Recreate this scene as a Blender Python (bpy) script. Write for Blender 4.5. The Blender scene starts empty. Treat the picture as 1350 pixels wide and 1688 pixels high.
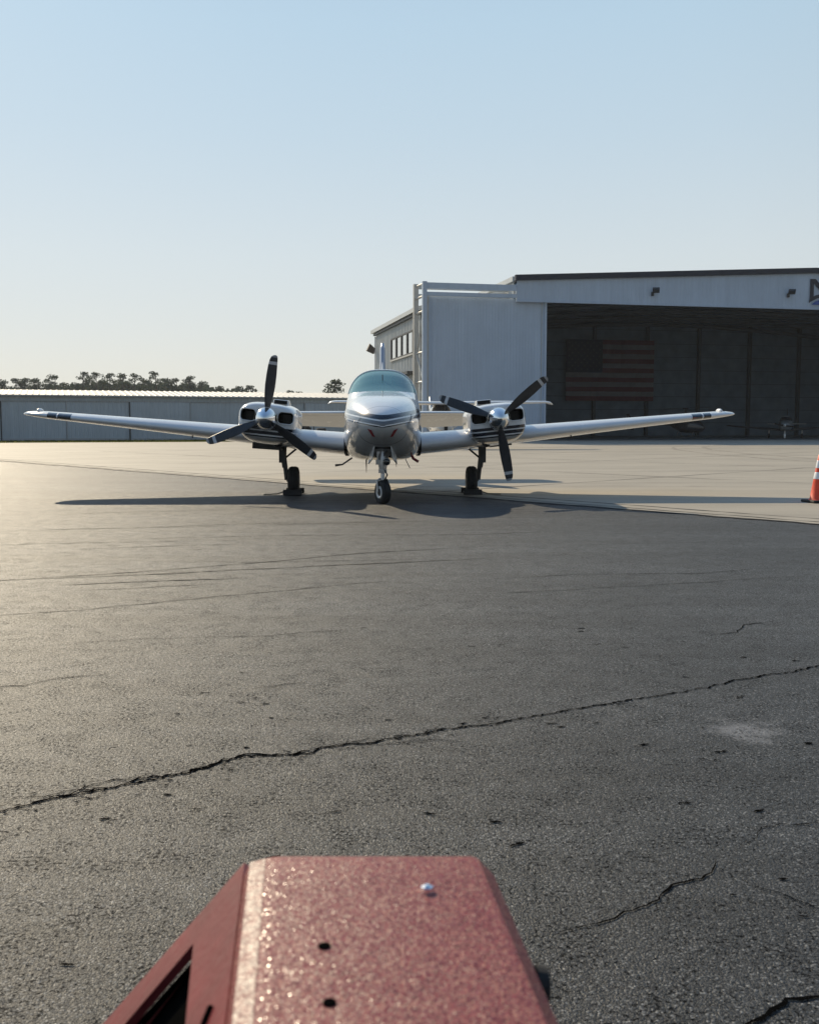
import bpy, bmesh, math, random
from mathutils import Vector, Matrix, Euler, noise as mnoise

R = math.radians
S = bpy.context.scene
COL = S.collection

# ------------------------------------------------------------------ camera
CAM_H = 1.12
cam_d = bpy.data.cameras.new('camera')
cam = bpy.data.objects.new('camera', cam_d); COL.objects.link(cam)
cam.location = (0, 0, CAM_H)
cam.rotation_euler = (R(90 - 4.919), 0, 0)
cam_d.sensor_fit = 'HORIZONTAL'; cam_d.sensor_width = 36.0; cam_d.lens = 44.0
cam_d.clip_start = 0.05; cam_d.clip_end = 6000
cam_d.dof.use_dof = True; cam_d.dof.focus_distance = 14.5; cam_d.dof.aperture_fstop = 14.0
S.camera = cam

# ------------------------------------------------------------------ sky, sun, exposure
SUN_AZ, SUN_EL = R(-30.7), R(30.7)
w = bpy.data.worlds.new('World'); S.world = w; w.use_nodes = True
wn = w.node_tree.nodes; wl = w.node_tree.links
sky = wn.new('ShaderNodeTexSky'); sky.sky_type = 'NISHITA'; sky.sun_disc = False
sky.sun_elevation = SUN_EL; sky.sun_rotation = SUN_AZ
sky.air_density = 1.0; sky.dust_density = 0.35; sky.ozone_density = 2.0; sky.altitude = 0
# hazy afternoon: the clear-sky model veiled by pale haze that thins with height
tc = wn.new('ShaderNodeTexCoord'); sx = wn.new('ShaderNodeSeparateXYZ'); wl.new(tc.outputs['Generated'], sx.inputs[0])
hz = wn.new('ShaderNodeValToRGB'); wl.new(sx.outputs[2], hz.inputs[0]); cr = hz.color_ramp
HZ = [(0.0, (7.5, 7.4, 6.95)), (.06, (7.5, 7.5, 7.15)), (.16, (7.0, 7.6, 7.7)), (.27, (5.9, 7.2, 8.0)), (.36, (5.3, 7.0, 8.2)), (.7, (2.5, 4.2, 6.8)), (1.0, (1.6, 3.0, 5.6))]
while len(cr.elements) < len(HZ): cr.elements.new(.5)
for e, (p_, c_) in zip(cr.elements, HZ): e.position = p_; e.color = (*c_, 1)
mxs = wn.new('ShaderNodeMix'); mxs.data_type = 'RGBA'; mxs.inputs[0].default_value = .84
dt = wn.new('ShaderNodeVectorMath'); dt.operation = 'DOT_PRODUCT'; wl.new(tc.outputs['Generated'], dt.inputs[0])
dt.inputs[1].default_value = (math.sin(SUN_AZ), math.cos(SUN_AZ), 0)          # haze is brighter towards the sun
mr_ = wn.new('ShaderNodeMapRange'); wl.new(dt.outputs['Value'], mr_.inputs[0])
for i_, q_ in enumerate((-1.0, .65, .40, 1.0)): mr_.inputs[i_ + 1].default_value = q_
vs = wn.new('ShaderNodeVectorMath'); vs.operation = 'SCALE'; wl.new(hz.outputs[0], vs.inputs[0]); wl.new(mr_.outputs[0], vs.inputs['Scale'])
wl.new(sky.outputs[0], mxs.inputs[6]); wl.new(vs.outputs[0], mxs.inputs[7]); wl.new(mxs.outputs[2], wn['Background'].inputs[0])
wn['Background'].inputs[1].default_value = 0.10
sl = bpy.data.lights.new('sun', 'SUN'); sl.energy = 5.0; sl.angle = R(0.6); sl.color = (1.0, 0.84, 0.60)
sun = bpy.data.objects.new('sun', sl); COL.objects.link(sun)
sv = Vector((math.sin(SUN_AZ) * math.cos(SUN_EL), math.cos(SUN_AZ) * math.cos(SUN_EL), math.sin(SUN_EL)))
sun.rotation_euler = sv.to_track_quat('Z', 'Y').to_euler(); sun.location = sv * 60
S.view_settings.view_transform = 'Standard'; S.view_settings.look = 'None'
S.view_settings.exposure = 0.0; S.view_settings.gamma = 1.0

# ------------------------------------------------------------------ helpers
def tag(o, label=None, cat=None, group=None, kind=None):
    if label: o['label'] = label
    if cat: o['category'] = cat
    if group: o['group'] = group
    if kind: o['kind'] = kind
    return o

def empty(name, loc=(0, 0, 0), rz=0.0):
    o = bpy.data.objects.new(name, None); COL.objects.link(o)
    o.location = loc; o.rotation_euler = (0, 0, rz); o.empty_display_size = 0.2
    return o

def add(name, me, m=None, parent=None, smooth=False):
    o = bpy.data.objects.new(name, me); COL.objects.link(o)
    if m is not None:
        for k in (m if isinstance(m, (list, tuple)) else [m]): me.materials.append(k)
    if parent: o.parent = parent
    if smooth:
        for p in me.polygons: p.use_smooth = True
    return o

def autosmooth(o, deg=35):
    me = o.data
    for p in me.polygons: p.use_smooth = True
    bm = bmesh.new(); bm.from_mesh(me); a = R(deg)
    for e in bm.edges:
        if len(e.link_faces) == 2 and e.calc_face_angle(0) > a: e.smooth = False
    bm.to_mesh(me); bm.free()

class MB:
    def __init__(s): s.v = []; s.f = []
    def face(s, pts):
        n = len(s.v); s.v += [tuple(p) for p in pts]; s.f.append(tuple(range(n, n + len(pts)))); return s
    def box(s, c, d, rot=None):
        hx, hy, hz = d[0] / 2, d[1] / 2, d[2] / 2; n = len(s.v)
        M = Euler(rot).to_matrix() if rot else Matrix.Identity(3)
        for x in (-hx, hx):
            for y in (-hy, hy):
                for z in (-hz, hz): s.v.append(tuple(M @ Vector((x, y, z)) + Vector(c)))
        for q in ((0, 1, 3, 2), (4, 6, 7, 5), (0, 4, 5, 1), (2, 3, 7, 6), (0, 2, 6, 4), (1, 5, 7, 3)):
            s.f.append(tuple(n + i for i in q))
        return s
    def tube(s, pts, rad, seg=10, cap=True):
        pts = [Vector(p) for p in pts]; n0 = len(s.v); N = len(pts)
        rs = rad if isinstance(rad, (list, tuple)) else [rad] * N
        up = None
        for i, p in enumerate(pts):
            t = (pts[min(i + 1, N - 1)] - pts[max(i - 1, 0)]).normalized()
            if up is None: up = t.orthogonal().normalized()
            a = (up - t * up.dot(t)).normalized(); b = t.cross(a); up = a
            for k in range(seg):
                q = 2 * math.pi * k / seg
                s.v.append(tuple(p + (a * math.cos(q) + b * math.sin(q)) * rs[i]))
        for i in range(N - 1):
            for k in range(seg):
                k2 = (k + 1) % seg
                s.f.append((n0 + i * seg + k, n0 + i * seg + k2, n0 + (i + 1) * seg + k2, n0 + (i + 1) * seg + k))
        if cap:
            s.f.append(tuple(n0 + k for k in reversed(range(seg))))
            s.f.append(tuple(n0 + (N - 1) * seg + k for k in range(seg)))
        return s
    def rings(s, rings, cap0=True, cap1=True):
        n0 = len(s.v); m = len(rings[0])
        for r in rings: s.v += [tuple(p) for p in r]
        for i in range(len(rings) - 1):
            for k in range(m):
                k2 = (k + 1) % m
                s.f.append((n0 + i * m + k, n0 + i * m + k2, n0 + (i + 1) * m + k2, n0 + (i + 1) * m + k))
        if cap0: s.f.append(tuple(n0 + k for k in reversed(range(m))))
        if cap1: s.f.append(tuple(n0 + (len(rings) - 1) * m + k for k in range(m)))
        return s
    def lathe(s, prof, axis='x', seg=32, c=(0, 0, 0)):
        rr = []
        for a, r in prof:
            ring = []
            for k in range(seg):
                q = 2 * math.pi * k / seg; u, v = r * math.cos(q), r * math.sin(q)
                p = {'x': (a, u, v), 'y': (u, a, v), 'z': (u, v, a)}[axis]
                ring.append((p[0] + c[0], p[1] + c[1], p[2] + c[2]))
            rr.append(ring)
        return s.rings(rr)
    def prism(s, poly, y0, y1):          # polygon in x-z extruded along y
        n = len(s.v); m = len(poly)
        s.v += [(x, y0, z) for x, z in poly] + [(x, y1, z) for x, z in poly]
        s.f.append(tuple(range(n, n + m))); s.f.append(tuple(reversed(range(n + m, n + 2 * m))))
        for k in range(m):
            k2 = (k + 1) % m; s.f.append((n + k2, n + k, n + m + k, n + m + k2))
        return s
    def ribbed(s, o, a, b, n, L, h, pitch, depth, rw=0.25, h0=None):
        """ribbed metal sheet: origin o, along a, up b, ribs out along n; h a number or function of t"""
        o, a, b, n = Vector(o), Vector(a).normalized(), Vector(b).normalized(), Vector(n).normalized()
        hf = h if callable(h) else (lambda t: h)
        h0f = h0 if callable(h0) else (lambda t: h0 or 0.0)
        ts = []; t = 0.0
        while t < L - 1e-6:
            for q, dd in ((0, 0), (pitch * (1 - rw) * .82, 0), (pitch * (1 - rw), depth), (pitch * (1 - rw * .18), depth)):
                if t + q < L: ts.append((t + q, dd))
            t += pitch
        ts.append((L, 0)); k0 = len(s.v)
        for t, dd in ts:
            p = o + a * t + n * dd
            s.v.append(tuple(p + b * h0f(t))); s.v.append(tuple(p + b * hf(t)))
        for i in range(len(ts) - 1):
            q = k0 + 2 * i; s.f.append((q, q + 2, q + 3, q + 1))
        return s
    def build(s, name, m=None, parent=None, smooth=False, deg=None):
        me = bpy.data.meshes.new(name); me.from_pydata(s.v, [], s.f); me.update()
        bm = bmesh.new(); bm.from_mesh(me)
        bmesh.ops.recalc_face_normals(bm, faces=bm.faces); bm.to_mesh(me); bm.free()
        o = add(name, me, m, parent, smooth)
        if deg: autosmooth(o, deg)
        return o

def bevel(o, wd, seg=2, ang=30):
    b = o.modifiers.new('bevel', 'BEVEL'); b.width = wd; b.segments = seg; b.limit_method = 'ANGLE'; b.angle_limit = R(ang)
    for p in o.data.polygons: p.use_smooth = True
    wnm = o.modifiers.new('wn', 'WEIGHTED_NORMAL'); wnm.keep_sharp = True
    return o

def mono(xs, ys):
    n = len(xs); d = [(ys[i + 1] - ys[i]) / (xs[i + 1] - xs[i]) for i in range(n - 1)]
    m = [d[0]] + [0 if d[i - 1] * d[i] <= 0 else 2 * d[i - 1] * d[i] / (d[i - 1] + d[i]) for i in range(1, n - 1)] + [d[-1]]
    def fn(x):
        if x <= xs[0]: return ys[0]
        if x >= xs[-1]: return ys[-1]
        i = max(k for k in range(n - 1) if xs[k] <= x); hh = xs[i + 1] - xs[i]; t = (x - xs[i]) / hh
        return ((2*t**3-3*t*t+1)*ys[i] + (t**3-2*t*t+t)*hh*m[i] + (-2*t**3+3*t*t)*ys[i+1] + (t**3-t*t)*hh*m[i+1])
    return fn

def sgp(v, e): return math.copysign(abs(v) ** e, v)
def sring(n, wd, zt, zb, zm, nt, nb):
    out = []
    for k in range(n):
        q = 2 * math.pi * k / n; c, s_ = math.cos(q), math.sin(q)
        e = 2.0 / (nt if s_ >= 0 else nb)
        out.append((wd * sgp(c, e), zm + (zt - zm if s_ >= 0 else zm - zb) * sgp(s_, e)))
    return out

# ------------------------------------------------------------------ materials
class N:
    def __init__(s, name):
        s.m = bpy.data.materials.new(name); s.m.use_nodes = True
        s.t = s.m.node_tree; s.n = s.t.nodes; s.b = s.n['Principled BSDF']; s.out = s.n['Material Output']
    def new(s, typ, **kw):
        x = s.n.new(typ)
        for k, v in kw.items():
            if k.startswith('i_'):
                x.inputs[k[2:].replace('_', ' ')].default_value = v
            else: setattr(x, k, v)
        return x
    def link(s, a, b): s.t.links.new(a, b)
    def co(s, scale=(1, 1, 1), rot=(0, 0, 0), loc=(0, 0, 0), kind='Object'):
        c = s.new('ShaderNodeTexCoord'); m = s.new('ShaderNodeMapping')
        m.inputs['Scale'].default_value = scale; m.inputs['Rotation'].default_value = rot; m.inputs['Location'].default_value = loc
        s.link(c.outputs[kind], m.inputs[0]); return m.outputs[0]
    def noise(s, co, sc, det=4, rough=.55, out='Fac'):
        x = s.new('ShaderNodeTexNoise'); x.inputs['Scale'].default_value = sc; x.inputs['Detail'].default_value = det
        x.inputs['Roughness'].default_value = rough; s.link(co, x.inputs['Vector']); return x.outputs[out]
    def math(s, op, a, b=None, clamp=False):
        x = s.new('ShaderNodeMath', operation=op); x.use_clamp = clamp
        for i, q in enumerate((a, b)):
            if q is None: continue
            if isinstance(q, (int, float)): x.inputs[i].default_value = q
            else: s.link(q, x.inputs[i])
        return x.outputs[0]
    def rng(s, v, a, b, c=0.0, d=1.0, smooth=False):
        x = s.new('ShaderNodeMapRange')
        if smooth: x.interpolation_type = 'SMOOTHSTEP'
        for i, q in enumerate((a, b, c, d)): x.inputs[i + 1].default_value = q
        s.link(v, x.inputs[0]); return x.outputs[0]
    def ramp(s, v, stops, const=False):
        x = s.new('ShaderNodeValToRGB'); cr = x.color_ramp
        if const: cr.interpolation = 'CONSTANT'
        while len(cr.elements) < len(stops): cr.elements.new(0.5)
        for e, (p, c) in zip(cr.elements, stops):
            e.position = p; e.color = (c[0], c[1], c[2], 1) if not isinstance(c, (int, float)) else (c, c, c, 1)
        s.link(v, x.inputs[0]); return x.outputs[0]
    def mix(s, f, a, b, typ='MIX'):
        x = s.new('ShaderNodeMix', data_type='RGBA', blend_type=typ)
        for i, q in ((0, f), (6, a), (7, b)):
            if isinstance(q, (int, float)): x.inputs[i].default_value = q
            elif isinstance(q, tuple): x.inputs[i].default_value = (q[0], q[1], q[2], 1)
            else: s.link(q, x.inputs[i])
        return x.outputs[2]
    def bump(s, h, strength=.3, dist=.01, normal=None):
        x = s.new('ShaderNodeBump'); x.inputs['Strength'].default_value = strength; x.inputs['Distance'].default_value = dist
        s.link(h, x.inputs['Height'])
        if normal is not None: s.link(normal, x.inputs['Normal'])
        return x.outputs[0]
    def set(s, **kw):
        for k, v in kw.items():
            k = {'color': 'Base Color', 'rough': 'Roughness', 'metal': 'Metallic', 'coat': 'Coat Weight', 'coat_rough': 'Coat Roughness',
                 'spec': 'Specular IOR Level', 'normal': 'Normal', 'trans': 'Transmission Weight'}.get(k, k)
            i = s.b.inputs[k]
            if isinstance(v, tuple) and len(v) == 3: i.default_value = (*v, 1)
            elif isinstance(v, (int, float)): i.default_value = v
            else: s.link(v, i)
        return s

def plain(name, c, rough=.5, metal=0.0, coat=0.0, var=.12, sc=3.0, bump=0.0, bsc=40.0, spec=.5):
    k = N(name); co = k.co()
    nz = k.noise(co, sc, 5)
    f = k.rng(nz, .3, .7, 1 - var, 1 + var)
    hs = k.new('ShaderNodeHueSaturation'); hs.inputs['Color'].default_value = (*c, 1); k.link(f, hs.inputs['Value'])
    k.set(color=hs.outputs[0], metal=metal, coat=coat, spec=spec, rough=k.rng(k.noise(co, sc * 4, 3), .3, .7, max(rough - .06, .02), min(rough + .08, 1)))
    if bump: k.set(normal=k.bump(k.noise(co, bsc, 3), bump, .004))
    return k.m

M = {}
M['black_rubber'] = plain('black_rubber', (.018, .018, .019), .75, var=.3, sc=8)
M['dark_metal'] = plain('dark_metal', (.05, .052, .056), .45, metal=.3, var=.25, sc=10)
M['black'] = plain('matt_black', (.008, .008, .009), .9)
M['chrome'] = plain('polished_metal', (.86, .87, .88), .09, metal=1.0, var=.04)
M['steel'] = plain('brushed_steel', (.42, .43, .45), .32, metal=1.0, var=.15, sc=12)
M['white'] = plain('white_aircraft_paint', (.74, .75, .76), .28, coat=.8, var=.04, sc=2)
M['rim'] = plain('white_rim_paint', (.7, .7, .7), .4, var=.1)
M['red_plug'] = plain('red_vinyl_plug', (.22, .012, .018), .6, var=.2, sc=20)
M['interior'] = plain('cabin_trim', (.50, .52, .53), .8)
M['seat_cloth'] = plain('seat_cloth', (.06, .065, .075), .9)
M['shed_trim'] = plain('shed_trim_paint', (.42, .44, .46), .5, var=.06, sc=1)
def m_clad(name, c):
    k = N(name); co = k.co(scale=(2.2, 2.2, .10)); st = k.noise(co, 1.0, 6, .65); bl = k.noise(k.co(), .35, 4, .6); sp_ = k.noise(k.co(scale=(1, 1, .4)), 5, 4, .7)
    f = k.math('MULTIPLY', k.rng(st, .3, .72, 1.04, .91), k.rng(bl, .3, .7, .93, 1.06)); f = k.math('MULTIPLY', f, k.rng(sp_, .62, .8, 1, .84))
    vm = k.new('ShaderNodeVectorMath', operation='SCALE'); vm.inputs[0].default_value = c; k.link(f, vm.inputs['Scale'])
    k.set(color=vm.outputs[0], rough=.45); return k.m
M['hangar_white'] = m_clad('hangar_white_metal', (.45, .54, .67))
M['hangar_beige'] = m_clad('hangar_beige_metal', (.56, .58, .58))
M['hangar_frame'] = plain('galvanised_frame', (.50, .49, .46), .5, var=.1, sc=2)
M['hangar_navy'] = plain('navy_trim', (.010, .015, .034), .4, var=.1)
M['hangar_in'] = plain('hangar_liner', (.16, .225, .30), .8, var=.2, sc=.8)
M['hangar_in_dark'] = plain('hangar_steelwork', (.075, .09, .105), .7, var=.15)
M['bronze'] = plain('bronze_lamp_housing', (.05, .035, .028), .5)
M['yellow_cart'] = plain('cream_cart_paint', (.62, .58, .42), .4, coat=.4)
M['white_band'] = plain('reflective_white', (.72, .74, .78), .35, var=.08, sc=12)

def m_glass(name, tint, ior=1.5, extra=0.0, dust_sheen=None):
    k = N(name); k.n.remove(k.b)
    tr = k.new('ShaderNodeBsdfTransparent'); tr.inputs[0].default_value = (*tint, 1)
    gl = k.new('ShaderNodeBsdfGlossy'); gl.inputs['Roughness'].default_value = .03
    fr = k.new('ShaderNodeFresnel'); fr.inputs[0].default_value = ior
    f = k.math('ADD', fr.outputs[0], extra, True)
    mx = k.new('ShaderNodeMixShader'); k.link(f, mx.inputs[0]); k.link(tr.outputs[0], mx.inputs[1]); k.link(gl.outputs[0], mx.inputs[2])
    if dust_sheen:
        df = k.new('ShaderNodeBsdfDiffuse'); df.inputs[0].default_value = (*dust_sheen, 1); m2 = k.new('ShaderNodeMixShader'); m2.inputs[0].default_value = .30  # teal diffuse share paints the sky's sheen into the glass
        k.link(mx.outputs[0], m2.inputs[1]); k.link(df.outputs[0], m2.inputs[2]); mx = m2
    k.link(mx.outputs[0], k.out.inputs[0]); return k.m
M['glass'] = m_glass('tinted_windshield', (.46, .88, .95), 1.6, .07, (.30, .70, .78))
M['side_glass'] = m_glass('cabin_side_glass', (.78, .92, .95), 1.5, .02)
M['pane'] = m_glass('window_pane', (.55, .62, .58), 1.6, .62)
M['lens'] = plain('dark_lens', (.015, .016, .02), .08, coat=1)

def m_asphalt():
    k = N('asphalt'); co = k.co()
    v1 = k.new('ShaderNodeTexVoronoi'); v1.inputs['Scale'].default_value = 190; k.link(co, v1.inputs['Vector'])
    v2 = k.new('ShaderNodeTexVoronoi'); v2.inputs['Scale'].default_value = 380; k.link(co, v2.inputs['Vector'])
    st = k.new('ShaderNodeSeparateColor'); k.link(v1.outputs['Color'], st.inputs[0])
    n_pit = k.noise(co, 84, 4, .68); n_clus = k.noise(co, 7, 4, .6); n_fine = k.noise(co, 420, 2, .6)
    n_mid = k.noise(co, 1.1, 5, .6); n_big = k.noise(co, .16, 4, .55)
    streak = k.noise(k.co(scale=(.12, 1.5, 1), rot=(0, 0, R(14))), 1.0, 6, .62)
    streak2 = k.noise(k.co(scale=(.35, 5.0, 1), rot=(0, 0, R(17))), 1.0, 4, .6)
    base = k.ramp(st.outputs[0], [(0, (.013, .0155, .019)), (.5, (.028, .032, .037)), (.84, (.053, .058, .064)), (1, (.22, .225, .23))])
    f = k.math('MULTIPLY', k.rng(n_mid, .3, .7, .80, 1.2), k.rng(n_big, .3, .7, .84, 1.18))
    f = k.math('MULTIPLY', f, k.rng(streak, .28, .72, .58, 1.36))
    f = k.math('MULTIPLY', f, k.rng(streak2, .3, .7, .80, 1.18))
    lim = k.rng(n_clus, .3, .7, -.06, .06)
    pit = k.rng(k.math('SUBTRACT', n_pit, lim), .385, .435, 0, 1, True)
    f = k.math('MULTIPLY', f, k.rng(pit, 0, 1, .22, 1))
    f = k.math('MULTIPLY', f, k.rng(v1.outputs['Distance'], .25, .75, 1.08, .55))
    oil = k.noise(co, 2.3, 3, .5); f = k.math('MULTIPLY', f, k.rng(oil, .66, .76, 1, .62, True))
    dust_sheen = k.noise(k.co(loc=(3, 7, 0)), .55, 6, .65); f = k.math('MULTIPLY', f, k.rng(dust_sheen, .52, .75, 1, 1.35, True))
    fx = k.new('ShaderNodeVectorMath', operation='SCALE'); k.link(base, fx.inputs[0]); k.link(f, fx.inputs['Scale'])
    col = fx.outputs[0]
    # one scuffed pale patch on the pavement
    sub = k.new('ShaderNodeVectorMath', operation='SUBTRACT'); k.link(co, sub.inputs[0]); sub.inputs[1].default_value = (1.24, 3.60, 0)
    ml = k.new('ShaderNodeVectorMath', operation='MULTIPLY'); k.link(sub.outputs[0], ml.inputs[0]); ml.inputs[1].default_value = (1.0, .75, 1)
    ln = k.new('ShaderNodeVectorMath', operation='LENGTH'); k.link(ml.outputs[0], ln.inputs[0])
    dd = k.math('ADD', ln.outputs['Value'], k.math('MULTIPLY', k.math('SUBTRACT', k.noise(co, 9, 6, .75), .5), .40))
    col = k.mix(k.math('MULTIPLY', k.rng(dd, .02, .15, .62, 0, True), pit), col, (.24, .245, .26))
    h = k.math('MULTIPLY', k.math('SUBTRACT', 1.0, v1.outputs['Distance']), .8)
    h = k.math('ADD', h, k.math('MULTIPLY', pit, 1.5))
    h = k.math('ADD', h, k.math('MULTIPLY', v2.outputs['Distance'], -.35))
    h = k.math('ADD', h, k.math('MULTIPLY', n_fine, .35))
    h = k.math('ADD', h, k.math('MULTIPLY', st.outputs[1], .55))
    k.set(color=col, rough=k.rng(st.outputs[2], 0, 1, .42, .68), spec=k.rng(pit, 0, 1, .04, .36), normal=k.bump(h, .7, .004))
    return k.m
M['asphalt'] = m_asphalt()

def m_concrete():
    k = N('concrete'); co = k.co()
    st = k.noise(k.co(scale=(.10, 1.1, 1), rot=(0, 0, R(-6))), 1.0, 6, .6)
    mid = k.noise(co, .35, 5, .6); fine = k.noise(co, 60, 3, .6)
    f = k.math('MULTIPLY', k.rng(st, .3, .7, .86, 1.12), k.rng(mid, .3, .7, .9, 1.1))
    f = k.math('MULTIPLY', f, k.rng(fine, .3, .7, .92, 1.06))
    arc = k.new('ShaderNodeTexWave'); arc.wave_type = 'RINGS'; arc.inputs['Scale'].default_value = .05; arc.inputs['Distortion'].default_value = 6; arc.inputs['Detail'].default_value = 2
    k.link(co, arc.inputs['Vector']); f = k.math('MULTIPLY', f, k.rng(arc.outputs['Fac'], 0, .06, .93, 1))
    stn_ = k.noise(k.co(loc=(11, 3, 0)), .9, 5, .6); f = k.math('MULTIPLY', f, k.rng(stn_, .60, .74, 1, .80, True))
    vm = k.new('ShaderNodeVectorMath', operation='SCALE'); vm.inputs[0].default_value = (.355, .32, .262); k.link(f, vm.inputs['Scale'])
    k.set(color=vm.outputs[0], rough=.72, spec=.4, normal=k.bump(k.math('ADD', fine, k.math('MULTIPLY', mid, 2)), .25, .004))
    return k.m
M['concrete'] = m_concrete()

def m_striped(name, y0, y1, z0, z1, stops, lo, hi, rough=.22, seams=()):
    """glossy paint with painted cheat-line stripes following the line z(y)"""
    k = N(name); c = k.new('ShaderNodeTexCoord'); sp = k.new('ShaderNodeSeparateXYZ'); k.link(c.outputs['Object'], sp.inputs[0])
    zc = k.rng(k.math('POWER', k.rng(sp.outputs[1], y0, y1), .5), 0, 1, z0, z1)
    v = k.math('SUBTRACT', sp.outputs[2], zc)
    col = k.ramp(k.rng(v, lo, hi), [((p - lo) / (hi - lo), cc) for p, cc in stops], True)
    co = k.co(); dirt = k.rng(k.noise(co, 2.2, 5), .3, .7, .90, 1.05)
    for c_ in seams:
        d_ = k.math('ABSOLUTE', k.math('SUBTRACT', sp.outputs[1], c_)); dirt = k.math('MULTIPLY', dirt, k.rng(d_, .004, .008, .35, 1))
    grime = k.noise(k.co(scale=(3, .5, 3)), 2.0, 5, .65); dirt = k.math('MULTIPLY', dirt, k.rng(grime, .58, .80, 1, .72))
    vm = k.new('ShaderNodeVectorMath', operation='SCALE'); k.link(col, vm.inputs[0]); k.link(dirt, vm.inputs['Scale'])
    k.set(color=vm.outputs[0], rough=rough, coat=1.0, coat_rough=.05, normal=k.bump(k.noise(co, 2.6, 3), .30, .01))
    return k.m
WHT, NVY, GNV, SLV = (.82, .83, .85), (.010, .013, .025), (.10, .12, .16), (.46, .46, .455)
M['fuselage'] = m_striped('fuselage_paint', -2.65, -.7, 1.165, 1.335,
    [(-.2, SLV), (-.078, NVY), (-.060, WHT), (-.046, GNV), (.004, WHT), (.022, NVY), (.075, WHT)], -.2, .2, seams=(-2.33, -1.62, -.95, -.2, .55))
M['cowl'] = m_striped('cowling_paint', 0, 1, 0, .0,
    [(-.4, SLV), (-.285, NVY), (-.262, WHT), (-.242, NVY), (-.19, WHT), (-.172, NVY), (-.125, WHT)], -.4, .2, seams=(.33, .95, 1.55))
M['wing'] = plain('wing_paint', (.70, .72, .75), .22, coat=.8, var=.05, sc=1.2)

def m_blade():
    k = N('propeller_blade_paint'); c = k.new('ShaderNodeTexCoord'); sp = k.new('ShaderNodeSeparateXYZ'); k.link(c.outputs['Object'], sp.inputs[0])
    dk = (.030, .032, .038); lt = (.55, .55, .57)
    col = k.ramp(sp.outputs[2], [(0, dk), (.815, lt), (.862, dk), (.925, (.33, .33, .35))], True)
    n = k.rng(k.noise(k.co(), 14, 5), .3, .7, .8, 1.25)
    vm = k.new('ShaderNodeVectorMath', operation='SCALE'); k.link(col, vm.inputs[0]); k.link(n, vm.inputs['Scale'])
    k.set(color=vm.outputs[0], rough=.42, spec=.5); return k.m
M['blade'] = m_blade()

def m_red():
    k = N('red_metalflake_paint'); co = k.co()
    v = k.new('ShaderNodeTexVoronoi'); v.inputs['Scale'].default_value = 900; k.link(co, v.inputs['Vector'])
    sp = k.new('ShaderNodeSeparateColor'); k.link(v.outputs['Color'], sp.inputs[0])
    n = k.noise(co, 9, 5, .6)
    col = k.ramp(n, [(.3, (.17, .020, .026)), (.7, (.25, .034, .042))])
    col = k.mix(k.rng(sp.outputs[0], .2, .9), k.mix(.55, col, (.05, .006, .008)), k.mix(.6, col, (.42, .11, .11)))
    spark = k.rng(sp.outputs[1], .86, .9)
    col = k.mix(k.math('MULTIPLY', spark, .45), col, (.55, .36, .26))
    # each grain of the rough coat faces its own way
    nm = k.new('ShaderNodeVectorMath', operation='SUBTRACT'); k.link(v.outputs['Color'], nm.inputs[0]); nm.inputs[1].default_value = (.5, .5, .5)
    sc = k.new('ShaderNodeVectorMath', operation='SCALE'); k.link(nm.outputs[0], sc.inputs[0]); sc.inputs['Scale'].default_value = .8
    g = k.new('ShaderNodeNewGeometry'); ad = k.new('ShaderNodeVectorMath', operation='ADD'); k.link(g.outputs['Normal'], ad.inputs[0]); k.link(sc.outputs[0], ad.inputs[1])
    nr = k.new('ShaderNodeVectorMath', operation='NORMALIZE'); k.link(ad.outputs[0], nr.inputs[0])
    k.set(color=col, rough=k.rng(sp.outputs[2], .78, .84, .50, .26), spec=k.rng(sp.outputs[2], .78, .84, .40, .65), normal=k.bump(k.noise(co, 180, 3), .3, .002, nr.outputs[0]))
    return k.m
def m_glint():  # pale grainy colour that paints a sun glint along the cover's edge
    k = N('painted_glint_edge'); co = k.co()
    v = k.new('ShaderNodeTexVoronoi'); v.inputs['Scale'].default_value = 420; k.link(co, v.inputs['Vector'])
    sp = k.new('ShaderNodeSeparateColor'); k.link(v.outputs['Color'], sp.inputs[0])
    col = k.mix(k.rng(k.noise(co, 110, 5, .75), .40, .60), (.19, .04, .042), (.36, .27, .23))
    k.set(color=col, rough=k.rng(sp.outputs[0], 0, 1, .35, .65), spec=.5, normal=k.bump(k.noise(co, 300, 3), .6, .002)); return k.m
M['red'] = m_red()
M['red_smooth'] = plain('red_side_paint', (.17, .022, .026), .45, var=.18, sc=14, bump=.2, bsc=120)

def m_leaf(name, c1, c2):
    k = N(name); g = k.new('ShaderNodeObjectInfo'); co = k.co()
    col = k.ramp(k.noise(co, .8, 3), [(.3, c1), (.7, c2)])
    k.set(color=col, rough=.8, spec=.2)
    tl = k.new('ShaderNodeBsdfTranslucent'); k.link(col, tl.inputs[0]); mx = k.new('ShaderNodeMixShader'); mx.inputs[0].default_value = .4
    k.link(k.b.outputs[0], mx.inputs[1]); k.link(tl.outputs[0], mx.inputs[2]); k.link(mx.outputs[0], k.out.inputs[0]); return k.m
M['pine'] = m_leaf('pine_needles', (.030, .045, .026), (.060, .080, .042))
M['wood'] = m_leaf('far_wood_foliage', (.035, .050, .032), (.055, .072, .045))
M['bark'] = plain('pine_bark', (.09, .065, .05), .9, var=.3)
def m_grass():
    k = N('mown_grass'); col = k.ramp(k.noise(k.co(), 2.0, 4), [(.3, (.085, .105, .025)), (.7, (.15, .15, .04))]); k.set(color=col, rough=.9, spec=.1)
    tl = k.new('ShaderNodeBsdfTranslucent'); k.link(col, tl.inputs[0]); mx = k.new('ShaderNodeMixShader'); mx.inputs[0].default_value = .5
    k.link(k.b.outputs[0], mx.inputs[1]); k.link(tl.outputs[0], mx.inputs[2]); k.link(mx.outputs[0], k.out.inputs[0]); return k.m
M['grass'] = m_grass()
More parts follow.
